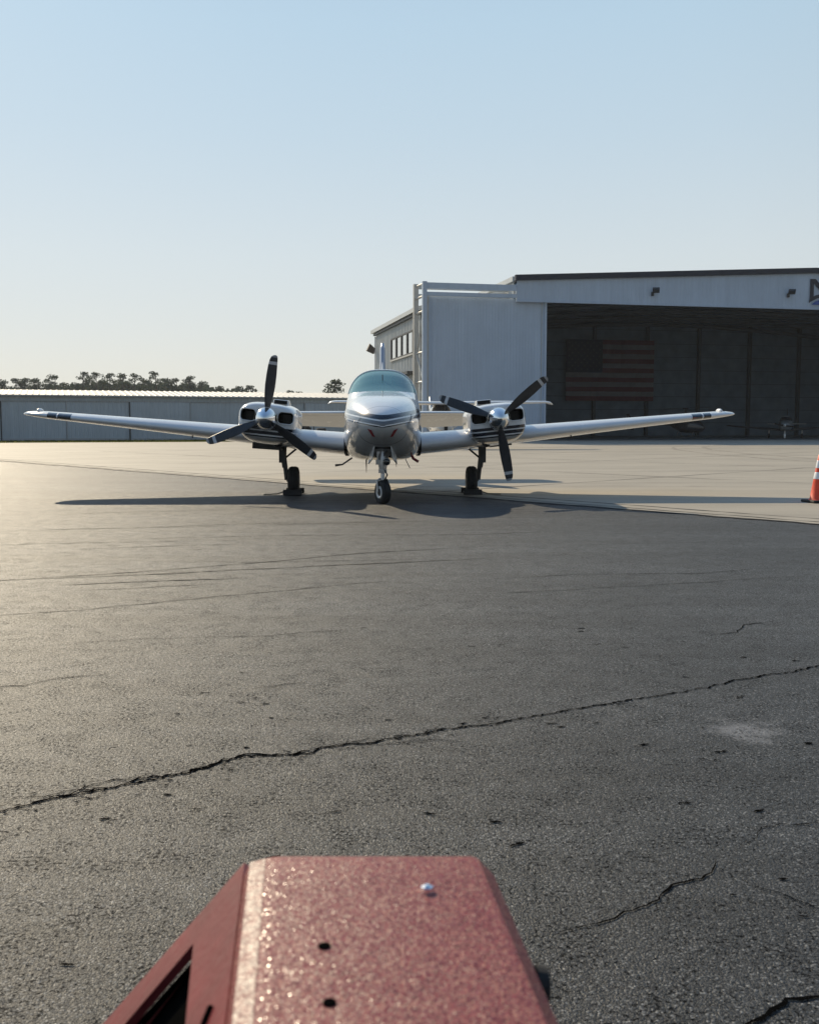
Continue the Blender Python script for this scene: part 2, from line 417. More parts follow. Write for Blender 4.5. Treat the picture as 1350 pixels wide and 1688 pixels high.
M['field'] = plain('field_grass', (.09, .10, .045), .95, var=.25, sc=.05)
M['cone_orange'] = plain('cone_orange', (.72, .055, .014), .42, var=.1, sc=9)

# ================================================================== SETTING
def sheet(name, pts, z, m, parent=None):
    return MB().face([(x, y, z) for x, y in pts]).build(name, m, parent)

tag(sheet('ground', [(-3000, -300), (3000, -300), (3000, 5000), (-3000, 5000)], -.012, M['field']), kind='structure')
DX, DY = .652, -.758                     # direction of the pavement edge
E0 = Vector((-13.796, 33.752))
def edge(t, off=0.0): return (E0.x + DX * t - (-DY) * off * -1 * -1, E0.y + DY * t - DX * off)
# offset grows towards the camera side
asph = sheet('asphalt_apron', [edge(-75, .5), edge(-35, .5), edge(0, .5), edge(30, .5), edge(70, .5), (10, -40), (-60, -40), (-90, 60)], 0.0, M['asphalt'])
tag(asph, kind='structure')
conc = sheet('concrete_apron', [edge(-75, 0), edge(0, 0), edge(70, 0), (140, -20), (140, 170), (14, 170), (14, 80), (-3, 76), (-32, 65.6), (-70, 52)], 0.004, M['concrete'])
tag(conc, kind='structure')
strip = sheet('pavement_edge_strip', [edge(-75, .62), edge(-75, .015), edge(70, .015), edge(70, .62)], 0.005, M['concrete'])
tag(strip, kind='structure')

rng = random.Random(4)
def crack(pts, wd, parent, z=.003, m=None, jag=.012, name='crack', step=.035, taper=True):
    P = []
    for (x0, y0), (x1, y1) in zip(pts[:-1], pts[1:]):
        L = math.hypot(x1 - x0, y1 - y0); n = max(2, int(L / step))
        for k in range(n): P.append((x0 + (x1 - x0) * k / n, y0 + (y1 - y0) * k / n))
    P.append(pts[-1]); mb = MB(); N_ = len(P); off = 0
    for i, (x, y) in enumerate(P):
        a = P[max(i - 1, 0)]; b = P[min(i + 1, N_ - 1)]
        t = Vector((b[0] - a[0], b[1] - a[1])).normalized(); nn = Vector((-t.y, t.x))
        off = off * .75 + rng.uniform(-jag, jag)
        e = min(1, 6 * min(i, N_ - 1 - i) / N_) if taper else 1
        w1 = wd * (.25 + .75 * e) * rng.uniform(.15, 1.7) / 2; w2 = wd * (.25 + .75 * e) * rng.uniform(.15, 1.7) / 2
        mb.v.append((x + nn.x * (off + w1), y + nn.y * (off + w1), z)); mb.v.append((x + nn.x * (off - w2), y + nn.y * (off - w2), z))
    for i in range(N_ - 1): mb.f.append((2 * i, 2 * i + 1, 2 * i + 3, 2 * i + 2))
    return mb.build(name, m or M['crack'], parent)
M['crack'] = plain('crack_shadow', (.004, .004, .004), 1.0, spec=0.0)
M['tar'] = plain('tar_streak', (.022, .022, .023), .8, var=.2, spec=.15)
M['sealant'] = plain('joint_sealant', (.03, .029, .028), .8)
crack([(-1.9,2.55),(-1.26,2.742),(-1.186,2.812),(-1.11,2.892),(-1.011,2.976),(-.897,3.032),(-.781,3.097),(-.685,3.193),(-.564,3.301),(-.424,3.332),(-.285,3.403),(-.161,3.45),(-.033,3.512),(.123,3.605),(.285,3.68),(.456,3.774),(.637,3.882),(.826,3.986),(1.021,4.078),(1.225,4.174),(1.459,4.336),(1.694,4.467),(1.916,4.605),(2.275,4.764),(3.2,5.3)], .0095, asph, jag=.0085, step=.014)
crack([(-1.15,2.86),(-1.0,2.985),(-.88,3.05),(-.77,3.12),(-.68,3.21),(-.55,3.315),(-.4,3.35),(-.2,3.44)], .012, asph, jag=.022, step=.02)
crack([(-.15,3.44),(.0,3.47),(.1,3.50),(.2,3.47)], .006, asph)
crack([(.313,2.109),(.386,2.144),(.447,2.18),(.496,2.219),(.571,2.266),(.643,2.353),(.727,2.386),(.774,2.443),(.80,2.50)], .005, asph, jag=.006, step=.02)
crack([(.835,2.35),(.891,2.303),(.944,2.237),(1.002,2.194)], .004, asph, jag=.005, step=.02)
crack([(.45,1.70),(.585,1.751),(.644,1.792),(.718,1.837),(.74,1.863),(.806,1.882),(.902,1.91)], .009, asph, jag=.006, step=.018)
crack([(-1.804,4.203),(-1.765,4.233),(-1.668,4.253),(-1.546,4.357),(-1.357,4.444)], .007, asph)
crack([(-.659,4.183),(-.538,4.253),(-.438,4.305)], .006, asph)
crack([(1.576,5.284),(1.769,5.379),(1.885,5.579),(2.106,5.667)], .006, asph)
crack([(-3.4,6.95),(-3.07,7.12),(-2.96,7.176),(-2.197,7.565),(-1.356,8.069),(-.401,8.769),(.823,9.306)], .014, asph, step=.08)
crack([(-2.9,5.7),(-2.424,5.851),(-1.948,6.048),(-1.291,6.482),(-.492,6.982),(.022,7.262)], .009, asph, step=.06)
crack([(-.30,3.42),(-.16,3.47),(-.03,3.53),(.12,3.63),(.28,3.70)], .005, asph, jag=.012, step=.015)
crack([(-1.2,2.92),(-1.05,3.0),(-.93,3.08),(-.8,3.14)], .006, asph, jag=.016, step=.015)
for k in range(26):
    x0 = rng.uniform(-5.5, 1.5); y0 = rng.uniform(6.5, 15.5); L = rng.uniform(.8, 3.2); q = rng.uniform(.18, .36)
    crack([(x0, y0), (x0 + L * .5, y0 + L * .5 * math.tan(q) + rng.uniform(-.06, .06)), (x0 + L, y0 + L * math.tan(q))], rng.uniform(.006, .022), asph, m=M['tar'], jag=.012, step=.07, name='tar_streak')
crack([(-2.6,9.9),(-1.2,10.2),(.6,10.25),(1.6,10.6)], .012, asph, step=.1)
crack([(.4,7.2),(1.3,7.5),(2.2,7.55),(3.0,7.9)], .007, asph, step=.06)
crack([(-1.9,5.0),(-1.4,5.2),(-.8,5.25),(-.2,5.5)], .005, asph, step=.05)
crack([(1.5,2.9),(1.2,2.75),(1.0,2.72),(.9,2.62)], .004, asph, step=.02)
for k in range(150):                      # crumbled edge above the main crack
    t_ = rng.random() ** 1.3; x = -1.35 + 1.7 * t_; y = 2.72 + 1.0 * t_ + rng.gauss(.02, .05); q = rng.uniform(-.2, .8); L = rng.uniform(.008, .03)
    crack([(x, y), (x + L * math.cos(q), y + L * math.sin(q))], rng.uniform(.003, .008), asph, jag=.002, step=.008, name='pit')
for k in range(90):                       # small broken-out pits
    x, y = rng.uniform(-1.3, 1.9), rng.uniform(1.8, 5.5); q = rng.uniform(-.3, .5); L = rng.uniform(.015, .05)
    crack([(x, y), (x + L * math.cos(q), y + L * math.sin(q))], rng.uniform(.006, .014), asph, jag=.002, step=.01, name='pit')
crack([(-2.35, 14.72), (-.6, 14.72), (1.62, 14.70)], .05, asph, z=.0045, m=plain('worn_line_paint', (.17, .16, .13), .8, var=.35, sc=6), jag=.004, step=.12, name='worn_line')
# joints of the concrete and the pavement edge
crack([edge(-60, .01), edge(-20, .01), edge(60, .01)], .07, conc, z=.0075, m=M['sealant'], jag=.008, step=.25, name='edge_joint', taper=False)
crack([edge(-60, .62), edge(-20, .62), edge(60, .62)], .10, strip, z=.0085, m=M['sealant'], jag=.02, step=.2, name='edge_joint', taper=False)
M['tyre_mark'] = plain('tyre_mark', (.27, .24, .195), .8, var=.25, sc=3)
for o_ in (0, 1.6):
    P_ = [(16.5 + o_, 58.5), (14.2 + o_, 54.0), (12.6 + o_, 47.5), (12.0 + o_, 40.0), (12.3 + o_, 33.0), (13.6 + o_, 27.0)]
    crack(P_, .22, conc, z=.0065, m=M['tyre_mark'], jag=.01, step=.5, name='tyre_mark', taper=False)
crack([edge(-60, .40), edge(-20, .40), edge(60, .40)], .05, strip, z=.0085, m=M['sealant'], jag=.015, step=.2, name='edge_joint', taper=False)
for k in range(7):                        # joints across the slabs, running away from the edge
    e = edge(-6 + 7 * k); crack([e, (e[0] + .72 * 60, e[1] + .69 * 60)], .04, conc, z=.0075, m=M['sealant'], jag=.002, step=1.0, name='slab_joint', taper=False)
for k in range(1, 8):
    e = edge(-8, -7.0 * k); e2 = edge(60, -7.0 * k)
    crack([e, e2], .04, conc, z=.0075, m=M['sealant'], jag=.002, step=1.0, name='slab_joint', taper=False)

# ================================================================== T-HANGAR (low shed on the left)
shed = empty('storage_shed', (-30.3, 74.0, 0), R(19.8))
tag(shed, 'long low grey metal aircraft shed with sliding doors and bright ribbed roof', 'shed')
SX0, SX1, SEV, SRG = -18.0, 28.6, 3.41, 4.02
mb = MB().ribbed((SX0, 0, 2.98), (1, 0, 0), (0, 0, 1), (0, -1, 0), SX1 - SX0, SEV - 2.98 - .03, .30, .02)
M['shed_wall'] = m_clad('shed_wall_metal', (.47, .53, .58))
M['shed_door'] = m_clad('shed_door_metal', (.46, .52, .58))
mb.build('header_wall', M['shed_wall'], shed)
MB().box(((SX0 + SX1) / 2, 7, SEV / 2 - .02), (SX1 - SX0 - .1, 13.2, SEV - .06)).build('shed_body', M['shed_wall'], shed)
M['shed_roof'] = plain('shed_roof_metal', (.47, .47, .46), .6, metal=0.0, var=.06, sc=.6)
rl = math.hypot(7.3, SRG - SEV)
MB().ribbed((SX0 - .2, -.3, SEV + .01), (1, 0, 0), (0, 7.3, SRG - SEV), (0, -.08, 1), SX1 - SX0 + .4, rl, .45, .03, .25).ribbed(
    (SX0 - .2, 14.3, SEV + .01), (1, 0, 0), (0, -7.3, SRG - SEV), (0, .08, 1), SX1 - SX0 + .4, rl, .45, .03, .25).build('roof', M['shed_roof'], shed)
MB().box(((SX0 + SX1) / 2, -.32, SEV - .03), (SX1 - SX0 + .4, .06, .09)).build('eave_trim', M['shed_trim'], shed)
MB().box(((SX0 + SX1) / 2, -.10, 2.99), (SX1 - SX0, .14, .07)).build('door_rail', M['shed_trim'], shed)
k = 0; x = .2 - 4.58 * 4
while x < SX1 - .2:
    x1 = min(x + 4.58, SX1); yy = -.09 if (k % 3) else -.19
    d = MB().ribbed((x + .03, yy, .06), (1, 0, 0), (0, 0, 1), (0, -1, 0), x1 - x - .06, 2.88, .305, .018).build('door_panel', M['shed_door'], shed)
    MB().box((x + .02, yy - .025, 1.5), (.07, .05, 2.9)).build('door_edge', M['shed_trim'] if k % 2 else M['dark_metal'], d)
    MB().box(((x + x1) / 2, yy - .02, .12), (x1 - x - .08, .05, .16)).build('kick_rail', M['shed_trim'], d)
    x = x1; k += 1
# grass strip in front of the shed
gs = MB(); 
for i in range(9000):
    x = rng.uniform(SX0 - 4, SX1 + 2); y = rng.uniform(-8.2, -.4); hgt = rng.uniform(.05, .13); q = rng.uniform(0, 3.14); wv = .05
    cx, cy = math.cos(q) * wv, math.sin(q) * wv
    gs.f.append((len(gs.v), len(gs.v) + 1, len(gs.v) + 2)); gs.v += [(x - cx, y - cy, 0), (x + cx, y + cy, 0), (x + rng.uniform(-.04, .04), y + rng.uniform(-.04, .04), hgt)]
gs.face([(SX0 - 6, -8.4, .008), (SX1 + 4, -8.4, .008), (SX1 + 4, 1, .008), (SX0 - 6, 1, .008)])
go = gs.build('grass_verge', M['grass']); go.location = shed.location; go.rotation_euler = shed.rotation_euler
tag(go, 'strip of mown grass along the foot of the long shed', 'grass', kind='stuff')

# ================================================================== BIG HANGAR
hg = empty('hangar', (7.93, 77.0, 0), R(12))
tag(hg, 'big white metal hangar with its tall door slid open and a dark interior', 'hangar')
HW, HD, FB = 50.0, 30.0, 10.52                      # width, depth, fascia bottom
def roofz(x): return 12.02 + (min(x, HW - x)) * .0530
def slab(name, poly, y0, y1, m, parent=hg): return MB().prism(poly, y0, y1).build(name, m, parent)
MB().ribbed((0, -.62, 0), (1, 0, 0), (0, 0, 1), (0, -1, 0), HW, lambda t: roofz(t), .33, .013, .25, lambda t: FB).build('fascia', M['hangar_white'], hg)
slab('fascia_backing', [(0.02, FB + .01), (HW, FB + .01), (HW, 11.8), (HW / 2, roofz(HW / 2) - .1), (0.02, 11.8)], -.60, -.12, M['hangar_in'])
MB().box((HW / 2, -.66, FB - .02), (HW + .1, .12, .12)).build('fascia_drip_trim', M['hangar_white'], hg)
slab('roof_edge_trim', [(-.15, roofz(0) - .02), (HW / 2, roofz(HW / 2) - .02), (HW + .15, roofz(HW) - .02), (HW + .15, roofz(HW) + .40), (HW / 2, roofz(HW / 2) + .40), (-.15, roofz(0) + .40)], -.84, -.50, M['hangar_navy'])
slab('roof', [(-.1, roofz(0) + .02), (HW / 2, roofz(HW / 2) + .02), (HW + .1, roofz(HW) + .02), (HW + .1, roofz(HW) + .22), (HW / 2, roofz(HW / 2) + .22), (-.1, roofz(0) + .22)], -.49, HD + .3, M['shed_roof'])
MB().box((-.14, HD / 2 - .2, roofz(0) + .16), (.2, HD + .2, .36)).build('eave_gutter', M['hangar_beige'], hg)
MB().ribbed((0, HD, 0), (0, -1, 0), (0, 0, 1), (-1, 0, 0), HD - .06, 12.0, .33, .03).build('side_wall', M['hangar_beige'], hg)
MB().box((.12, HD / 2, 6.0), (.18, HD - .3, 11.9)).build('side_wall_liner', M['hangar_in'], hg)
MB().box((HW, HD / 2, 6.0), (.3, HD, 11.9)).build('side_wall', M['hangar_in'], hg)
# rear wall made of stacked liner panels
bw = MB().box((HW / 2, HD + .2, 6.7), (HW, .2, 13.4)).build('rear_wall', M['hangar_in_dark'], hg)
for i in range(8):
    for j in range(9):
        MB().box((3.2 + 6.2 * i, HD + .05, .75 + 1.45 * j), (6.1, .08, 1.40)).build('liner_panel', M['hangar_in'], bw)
for i in range(9): MB().box((.2 + 6.2 * i, HD - .22, 6.2), (.3, .4, 12.3)).build('wall_column', M['hangar_in_dark'], hg)
MB().box((HW / 2, HD / 2, 12.32), (HW - .6, HD - .4, .1)).build('ceiling_liner', plain('ceiling_insulation', (.40, .48, .56), .8), hg)
for j in range(5):
    yy = 2.2 + 6.4 * j
    pts = [(.6 + (HW - 1.2) * t / 24, yy, 10.55 + 1.45 * math.sin(math.pi * t / 24)) for t in range(25)]
    MB().tube(pts, .22, 6).build('roof_rafter', M['hangar_in_dark'], hg)
for j in range(10): MB().box((HW / 2, 1.5 + 3 * j, 12.15), (HW - 1, .1, .16)).build('purlin', M['hangar_in_dark'], hg)
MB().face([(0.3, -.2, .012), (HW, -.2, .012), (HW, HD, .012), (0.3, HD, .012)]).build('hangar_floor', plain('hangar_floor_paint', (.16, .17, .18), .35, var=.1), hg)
# sliding door leaf parked clear of the opening, on its outrigger
dl = MB().ribbed((-6.62, -.30, .12), (1, 0, 0), (0, 0, 1), (0, -1, 0), 8.97, 10.54, .24, .012).build('sliding_door', M['hangar_white'], hg)
MB().box((-2.14, -.19, 5.4), (8.96, .14, 10.5)).build('door_core', M['hangar_white'], dl)
MB().box((2.41, -.27, 5.4), (.16, .26, 10.60)).build('door_edge', M['hangar_white'], dl)
MB().box((-6.66, -.27, 5.4), (.14, .26, 10.60)).build('door_edge', M['hangar_white'], dl)
MB().box((2.10, -.345, 5.4), (.03, .03, 10.5)).build('door_seam', M['hangar_frame'], dl)
for zz in (.35,): MB().box((-2.14, -.34, zz), (8.9, .05, .28)).build('door_kick_rail', M['hangar_white'], dl)
of = MB().box((-3.5, -.62, 11.46), (6.9, .22, .42)).box((-3.5, -.62, 10.86), (6.9, .22, .26)).build('outrigger_rail', M['hangar_white'], hg)
MB().box((-3.6, 1.45, 11.58), (7.1, .2, .28)).box((-3.6, 1.45, 10.98), (7.1, .2, .2)).build('outrigger_rail', M['hangar_beige'], hg)
MB().box((-7.11, -.62, 5.87), (.32, .34, 11.74)).build('outrigger_post', M['hangar_white'], hg)
MB().box((-6.80, -.30, 5.35), (.14, .20, 10.7)).build('door_guide_post', M['hangar_frame'], hg)
MB().box((-7.31, 1.45, 5.9), (.36, .34, 11.8)).build('outrigger_post', M['hangar_frame'], hg)
tr = MB()
for a, b in (((-7.11, -.45, 11.6), (-7.28, 1.3, 11.6)), ((-7.11, -.45, 10.7), (-7.28, 1.3, 10.7)), ((-7.11, -.45, 9.6), (-7.28, 1.3, 9.6)), ((-7.11, -.45, 6.6), (-7.28, 1.3, 6.6)), ((-7.11, -.45, 4.4), (-7.28, 1.3, 4.4)),
             ((-7.11, -.45, 9.6), (-7.28, 1.3, 6.6)), ((-7.11, -.45, 4.4), (-7.28, 1.3, 6.6)), ((-7.11, -.45, 4.4), (-7.28, 1.3, 1.2))): tr.tube([a, b], .09, 6)
tr.build('outrigger_bracing', M['hangar_frame'], hg)
for fx, fz in ((10.95, 11.42), (22.6, 11.62)):
    fl = MB().box((fx, -.74, fz - .12), (.16, .16, .30)).build('flood_light', M['dark_metal'], hg)
    MB().box((fx + .16, -1.0, fz + .14), (.52, .5, .16), (R(-28), 0, R(-25))).build('lamp_head', M['dark_metal'], fl)
# start of the company sign at the right
SX_ = 24.72
sg = MB().box((SX_, -.70, 12.08), (.30, .06, 1.55)).prism([(SX_ - .13, 12.86), (SX_ + .30, 12.86), (SX_ + 2.0, 11.08), (SX_ + 1.55, 11.08)], -.735, -.69).build('sign_letter', M['hangar_navy'], hg)
MB().box((SX_ + 1.77, -.70, 11.98), (.30, .05, 1.75)).build('sign_stroke', M['hangar_navy'], sg)
MB().prism([(SX_ - .23, 10.98), (SX_ - .17, 11.30), (SX_ + .35, 11.58), (SX_ + 1.45, 11.78), (SX_ + 1.45, 11.56), (SX_ + .45, 11.33)], -.745, -.70).build('sign_swoosh', M['hangar_navy'], sg)
MB().prism([(SX_, 10.83), (SX_ + .3, 11.08), (SX_ + .95, 11.28), (SX_ + 1.65, 11.33), (SX_ + 1.65, 10.83)], -.745, -.70).build('sign_swoosh', plain('sign_blue', (.03, .08, .32), .4), sg)
# flag on the rear wall
fg = empty('hanging_flag', (0, 0, 0)); fg.location = hg.location; fg.rotation_euler = hg.rotation_euler
tag(fg, 'large striped flag hung flat on the dark rear wall of the hangar', 'flag')
M['flag_red'] = plain('flag_red_cloth', (.13, .035, .05), .9); M['flag_white'] = plain('flag_white_cloth', (.22, .23, .26), .9); M['flag_blue'] = plain('flag_blue_cloth', (.022, .034, .07), .9)
FX0, FX1, FZ0, FZ1 = 15.4, 25.6, 3.85, 10.45; sh_ = (FZ1 - FZ0) / 13; cw = (FX1 - FX0) * .41
for i in range(13):
    z1 = FZ1 - i * sh_; a = FX0 + (cw if i < 7 else 0)
    st = MB(); nseg = 14
    for q in range(nseg + 1):
        xx = a + (FX1 - a) * q / nseg; wob = HD - .62 + .05 * math.sin(xx * 2.1) + .03 * math.sin(xx * 5.3)
        st.v += [(xx, wob, z1 - sh_), (xx, wob, z1)]
    for q in range(nseg): st.f.append((2 * q, 2 * q + 2, 2 * q + 3, 2 * q + 1))
    st.build('stripe', M['flag_red'] if i % 2 == 0 else M['flag_white'], fg)
cn = MB().box((FX0 + cw / 2, HD - .62, FZ1 - 3.5 * sh_), (cw, .05, 7 * sh_)).build('canton', M['flag_blue'], fg)
st = MB()
for r_ in range(9):
    for c_ in range(6 if r_ % 2 == 0 else 5):
        cx = FX0 + cw * ((c_ * 2 + 1 + (r_ % 2)) / 12); cz = FZ1 - 7 * sh_ * ((r_ + 1) / 10)
        st.face([(cx + (.15 if j % 2 == 0 else .06) * math.sin(j * math.pi / 5), HD - .65, cz + (.15 if j % 2 == 0 else .06) * math.cos(j * math.pi / 5)) for j in range(10)])
so = st.build('stars', plain('flag_star_cloth', (.06, .07, .09), .9), cn); so['kind'] = 'stuff'

# lean-to office beside the hangar
ob = empty('office_wing', hg.location); ob.rotation_euler = hg.rotation_euler
tag(ob, 'grey ribbed metal office wing with a row of four bright panes beside the hangar', 'building')
LX, LY0, LY1, LZ = -6.75, 2.2, 21.7, 9.95
MB().ribbed((LX, LY1, 0), (0, -1, 0), (0, 0, 1), (-1, 0, 0), LY1 - LY0, LZ, .62, .07, .3).build('wall', M['hangar_beige'], ob)
MB().box(((LX - .05) / 2, (LY0 + LY1) / 2, 4.9), (-LX - .25, LY1 - LY0 - .1, 9.8)).build('wall_core', M['hangar_beige'], ob)
mr = MB(); n = [(LX - .45, LZ - .05), (-.06, LZ + 1.3), (-.06, LZ + 1.55), (LX - .45, LZ + .28)]; mr.prism(n, LY0 - .2, LY1 + .5); mr.build('roof', M['hangar_beige'], ob)
MB().box((LX - .16, (LY0 + LY1) / 2, LZ - .16), (.22, LY1 - LY0 + .3, .20)).build('eave_shadow_gap', M['dark_metal'], ob)
for i in range(4):
    y0 = 4.6 + 2.28 * i
    f_ = MB().box((LX - .08, y0 + 1.1, 8.66), (.14, 2.26, .12)).box((LX - .08, y0 + 1.1, 6.92), (.14, 2.26, .12)).box((LX - .08, y0 + .04, 7.79), (.14, .16, 1.62)).box((LX - .08, y0 + 2.16, 7.79), (.14, .16, 1.62)).build('window', M['dark_metal'], ob)
    MB().box((LX - .06, y0 + 1.1, 7.79), (.03, 1.96, 1.62)).build('pane', M['office_pane'] if 'office_pane' in M else M['pane'], f_)
MB().box((LX - .10, 9.1, 6.80), (.2, 9.4, .12)).build('window_sill', M['hangar_frame'], ob)
MB().box((LX - .30, 7.0, 5.35), (.6, 5.0, .22)).build('door_canopy', M['dark_metal'], ob)
MB().tube([(LX - .12, LY1 - .2, .2), (LX - .12, LY1 - .2, 9.6)], .08, 8).build('downspout', M['white'], ob)
wlmp = MB().prism([(LX - .95, 8.3), (LX - .25, 8.0), (LX - .15, 8.5), (LX - .65, 8.95)], LY1 - .3, LY1 + .3).build('wall_lamp', M['bronze'], ob)

# ================================================================== DISTANT PINES
def leafball(mb, c, rx, ry, rz, n, size, r):
    for _ in range(n):
        while True:
            p = Vector((r.uniform(-1, 1), r.uniform(-1, 1), r.uniform(-1, 1)))
            if p.length <= 1: break
        q = Vector((p.x * rx, p.y * ry, p.z * rz)) + Vector(c)
        a = Vector((r.gauss(0, 1), r.gauss(0, 1), r.gauss(0, 1))).normalized(); b = a.orthogonal().normalized(); cc = a.cross(b)
        s1 = size * r.uniform(.5, 1.2); s2 = s1 * r.uniform(.35, .8)
        mb.face([q + b * s1, q + cc * s2, q - b * s1, q - cc * s2])

PINES = [(-2,632,300),(12,628,290),(33,624,305),(49,625,310),(62,624,295),(78,633,300),(95,619,300),(112,632,312),(139,613,290),(161,614,300),(174,628,312),(185,616,310),(207,617,300),(224,617,295),(242,626,310),(259,613,290),(275,624,306),(292,624,305),(316,621,298),(333,630,306),(364,638,305),(397,638,310),(415,636,300),(553,627,230),(481,645,330),(496,646,330)]
def pine_label(i):
    d = {23: 'lone pine rising behind the shed roof just left of the cockpit', 8: 'tall pine with broad crown, left one of the twin tallest above the wing',
         15: 'tall open pine with loose crown right of the middle of the tree line', 24: 'tiny far treetop left one of the pair beside the upright propeller blade', 25: 'tiny far treetop right one of the pair beside the upright propeller blade'}
    if i in d: return d[i]
    return 'pine number counted from the left edge'
ORD = ['leftmost','second','third','fourth','fifth','sixth','seventh','eighth','ninth','tenth','eleventh','twelfth','thirteenth','fourteenth','fifteenth','sixteenth','seventeenth','eighteenth','nineteenth','twentieth','twenty-first','twenty-second','twenty-third']
def pix_x(px, d): return (px - 675) / 1650 * d
for i, (px, py, d) in enumerate(PINES):
    r = random.Random(50 + i)
    ht = 1.12 + (702 - py) * d / 1650
    t = empty('pine_tree', (pix_x(px, d), d, 0), r.uniform(0, 6))
    lab = pine_label(i)
    if lab.startswith('pine number'):
        lab = f'hazy dark pine in the far tree line, {ORD[i]} crown counting from the left'
    tag(t, lab, 'tree', 'pines in the far tree line')
    ln = r.uniform(-.6, .6)
    MB().tube([(0, 0, -.2), (ln * .3, 0, ht * .4), (ln, 0, ht * .75), (ln * 1.1, 0, ht * .96)], [.32, .26, .17, .06], 7).build('trunk', M['bark'], t)
    cr = MB(); lm = MB()
    nb = r.randint(8, 12); spread = r.uniform(2.3, 3.6) * (ht / 17)
    for q in range(nb):
        f_ = q / (nb - 1); z = ht * (.66 + .31 * f_); a = r.uniform(0, 6.28)
        rad = spread * (.8 + .5 * math.sin(f_ * 3.1) - .45 * f_ ** 2) * r.uniform(.45, 1.0)
        c = (ln + rad * math.cos(a), rad * math.sin(a), z)
        lm.tube([(ln * .9, 0, z - rad * .35), c], [.08, .03], 4)
        s_ = r.uniform(.75, 1.35)
        leafball(cr, c, 1.25 * s_, 1.25 * s_, .62 * s_, int(85 * s_), .27, r)
    leafball(cr, (ln * 1.1, 0, ht * .965), 1.1, 1.1, .5, 60, .27, r)
    lm.build('limbs', M['bark'], t); cr.build('crown', M['pine'], t)
# the wood behind them reads as one mass
wd = MB(); r = random.Random(9)
def wood_top(px):
    prof = [(-140,645),(-20,645),(60,641),(110,639),(135,635),(170,632),(240,634),(300,635),(345,640),(385,644),(430,650),(470,656),(600,660)]
    for (a, ya), (b, yb) in zip(prof[:-1], prof[1:]):
        if a <= px <= b: return ya + (yb - ya) * (px - a) / (b - a)
    return 660
for i in range(26000):
    px = r.uniform(-140, 500); d = r.uniform(315, 345)
    top = 1.12 + (702 - wood_top(px)) * d / 1650 + 1.6 * mnoise.noise(Vector((px * .06, 0, 3))) + 1.0 * mnoise.noise(Vector((px * .2, 5, 3)))
    z = top * (1 - abs(r.gauss(0, .33)))
    if z < .5: continue
    q = Vector((pix_x(px, d), d, z)); a = Vector((r.gauss(0, 1), r.gauss(0, 1), r.gauss(0, 1))).normalized(); b = a.orthogonal().normalized(); cc = a.cross(b)
    s1 = r.uniform(.35, .85); wd.face([q + b * s1, q + cc * s1 * .7, q - b * s1, q - cc * s1 * .7])
tag(wd.build('distant_wood', M['wood']), 'hazy dark mass of woodland along the horizon behind the shed', 'wood', kind='stuff')

# ================================================================== TWIN-ENGINE AIRPLANE
YAW = R(1.53)
AX = 16.5
ap = empty('airplane', (-AX * math.sin(YAW), AX * math.cos(YAW), 0), YAW)
tag(ap, 'white twin-engine propeller airplane parked facing the camera on the apron', 'airplane')
# fuselage: s from nose tip, half width, bottom, top, widest height, exponents
FS = [(0.0,.03,1.10,1.155,1.125,2,2),(.03,.115,1.035,1.225,1.125,2,2),(.10,.205,.965,1.295,1.125,2.05,2.1),(.3,.345,.86,1.39,1.125,2.1,2.25),(.6,.458,.745,1.475,1.13,2.25,2.65),
      (1.0,.545,.655,1.55,1.15,2.4,3.1),(1.5,.590,.600,1.615,1.17,2.6,3.9),(1.95,.600,.582,1.665,1.19,2.7,4.4),(2.2,.604,.58,1.745,1.19,2.75,4.5),(2.5,.606,.58,1.875,1.19,2.8,4.5),
      (2.75,.606,.58,1.975,1.19,2.85,4.5),(3.0,.606,.58,2.04,1.19,2.85,4.5),(3.3,.605,.58,2.08,1.19,2.85,4.5),(4.0,.60,.58,2.09,1.19,2.8,4),(4.8,.54,.62,2.02,1.19,2.4,2.8),(5.6,.42,.75,1.87,1.22,2.3,2.5),
      (6.5,.28,.93,1.69,1.28,2.2,2.2),(7.4,.16,1.11,1.54,1.32,2,2),(8.2,.06,1.25,1.43,1.34,2,2),(8.5,.02,1.31,1.39,1.35,2,2)]
xs = [q[0] for q in FS]; FF = [mono(xs, [q[j] for q in FS]) for j in range(1, 7)]
def fus_ring(s, n, inset=0.0):
    wd_, zb, zt, zm, nt, nb = [f(s) for f in FF]
    return [(x, s - 2.65, z) for x, z in sring(n, max(wd_ - inset, .005), zt - inset, zb + inset, zm, nt, nb)]
def win_kind(s, x, z):
    if 1.93 < s < 3.02 and z > 1.660 - .02 * (s - 1.95): return 1
    for a, b in ((3.10, 3.78), (3.86, 4.62), (4.72, 5.25)):
        if a < s < b and 1.50 < z < 1.90 - .06 * max(0, s - 4) and abs(x) > .2: return 2
    return 0
def fus_mesh(stations, n, inset, want):
    rr = [fus_ring(s, n, inset) for s in stations]; mb = MB()
    for q in rr: mb.v += q
    for i in range(len(rr) - 1):
        for k_ in range(n):
            k2 = (k_ + 1) % n; ids = (i * n + k_, i * n + k2, (i + 1) * n + k2, (i + 1) * n + k_)
            c = [sum(mb.v[j][a] for j in ids) / 4 for a in range(3)]
            if win_kind(c[1] + 2.65, c[0], c[2]) in want: mb.f.append(ids)
    return mb
stn = [0, .008, .018, .03, .045, .065, .085, .11, .14, .18, .22, .26, .3] + [.3 + .032 * i for i in range(1, 256) if .3 + .032 * i < 8.5] + [8.5]
fu = fus_mesh(stn, 176, 0, (0,)); fu.f.append(tuple(range(176)))
fus = fu.build('fuselage', M['fuselage'], ap, True)
ws = fus_mesh(stn, 176, .004, (1,)).build('windshield', M['glass'], ap, True)
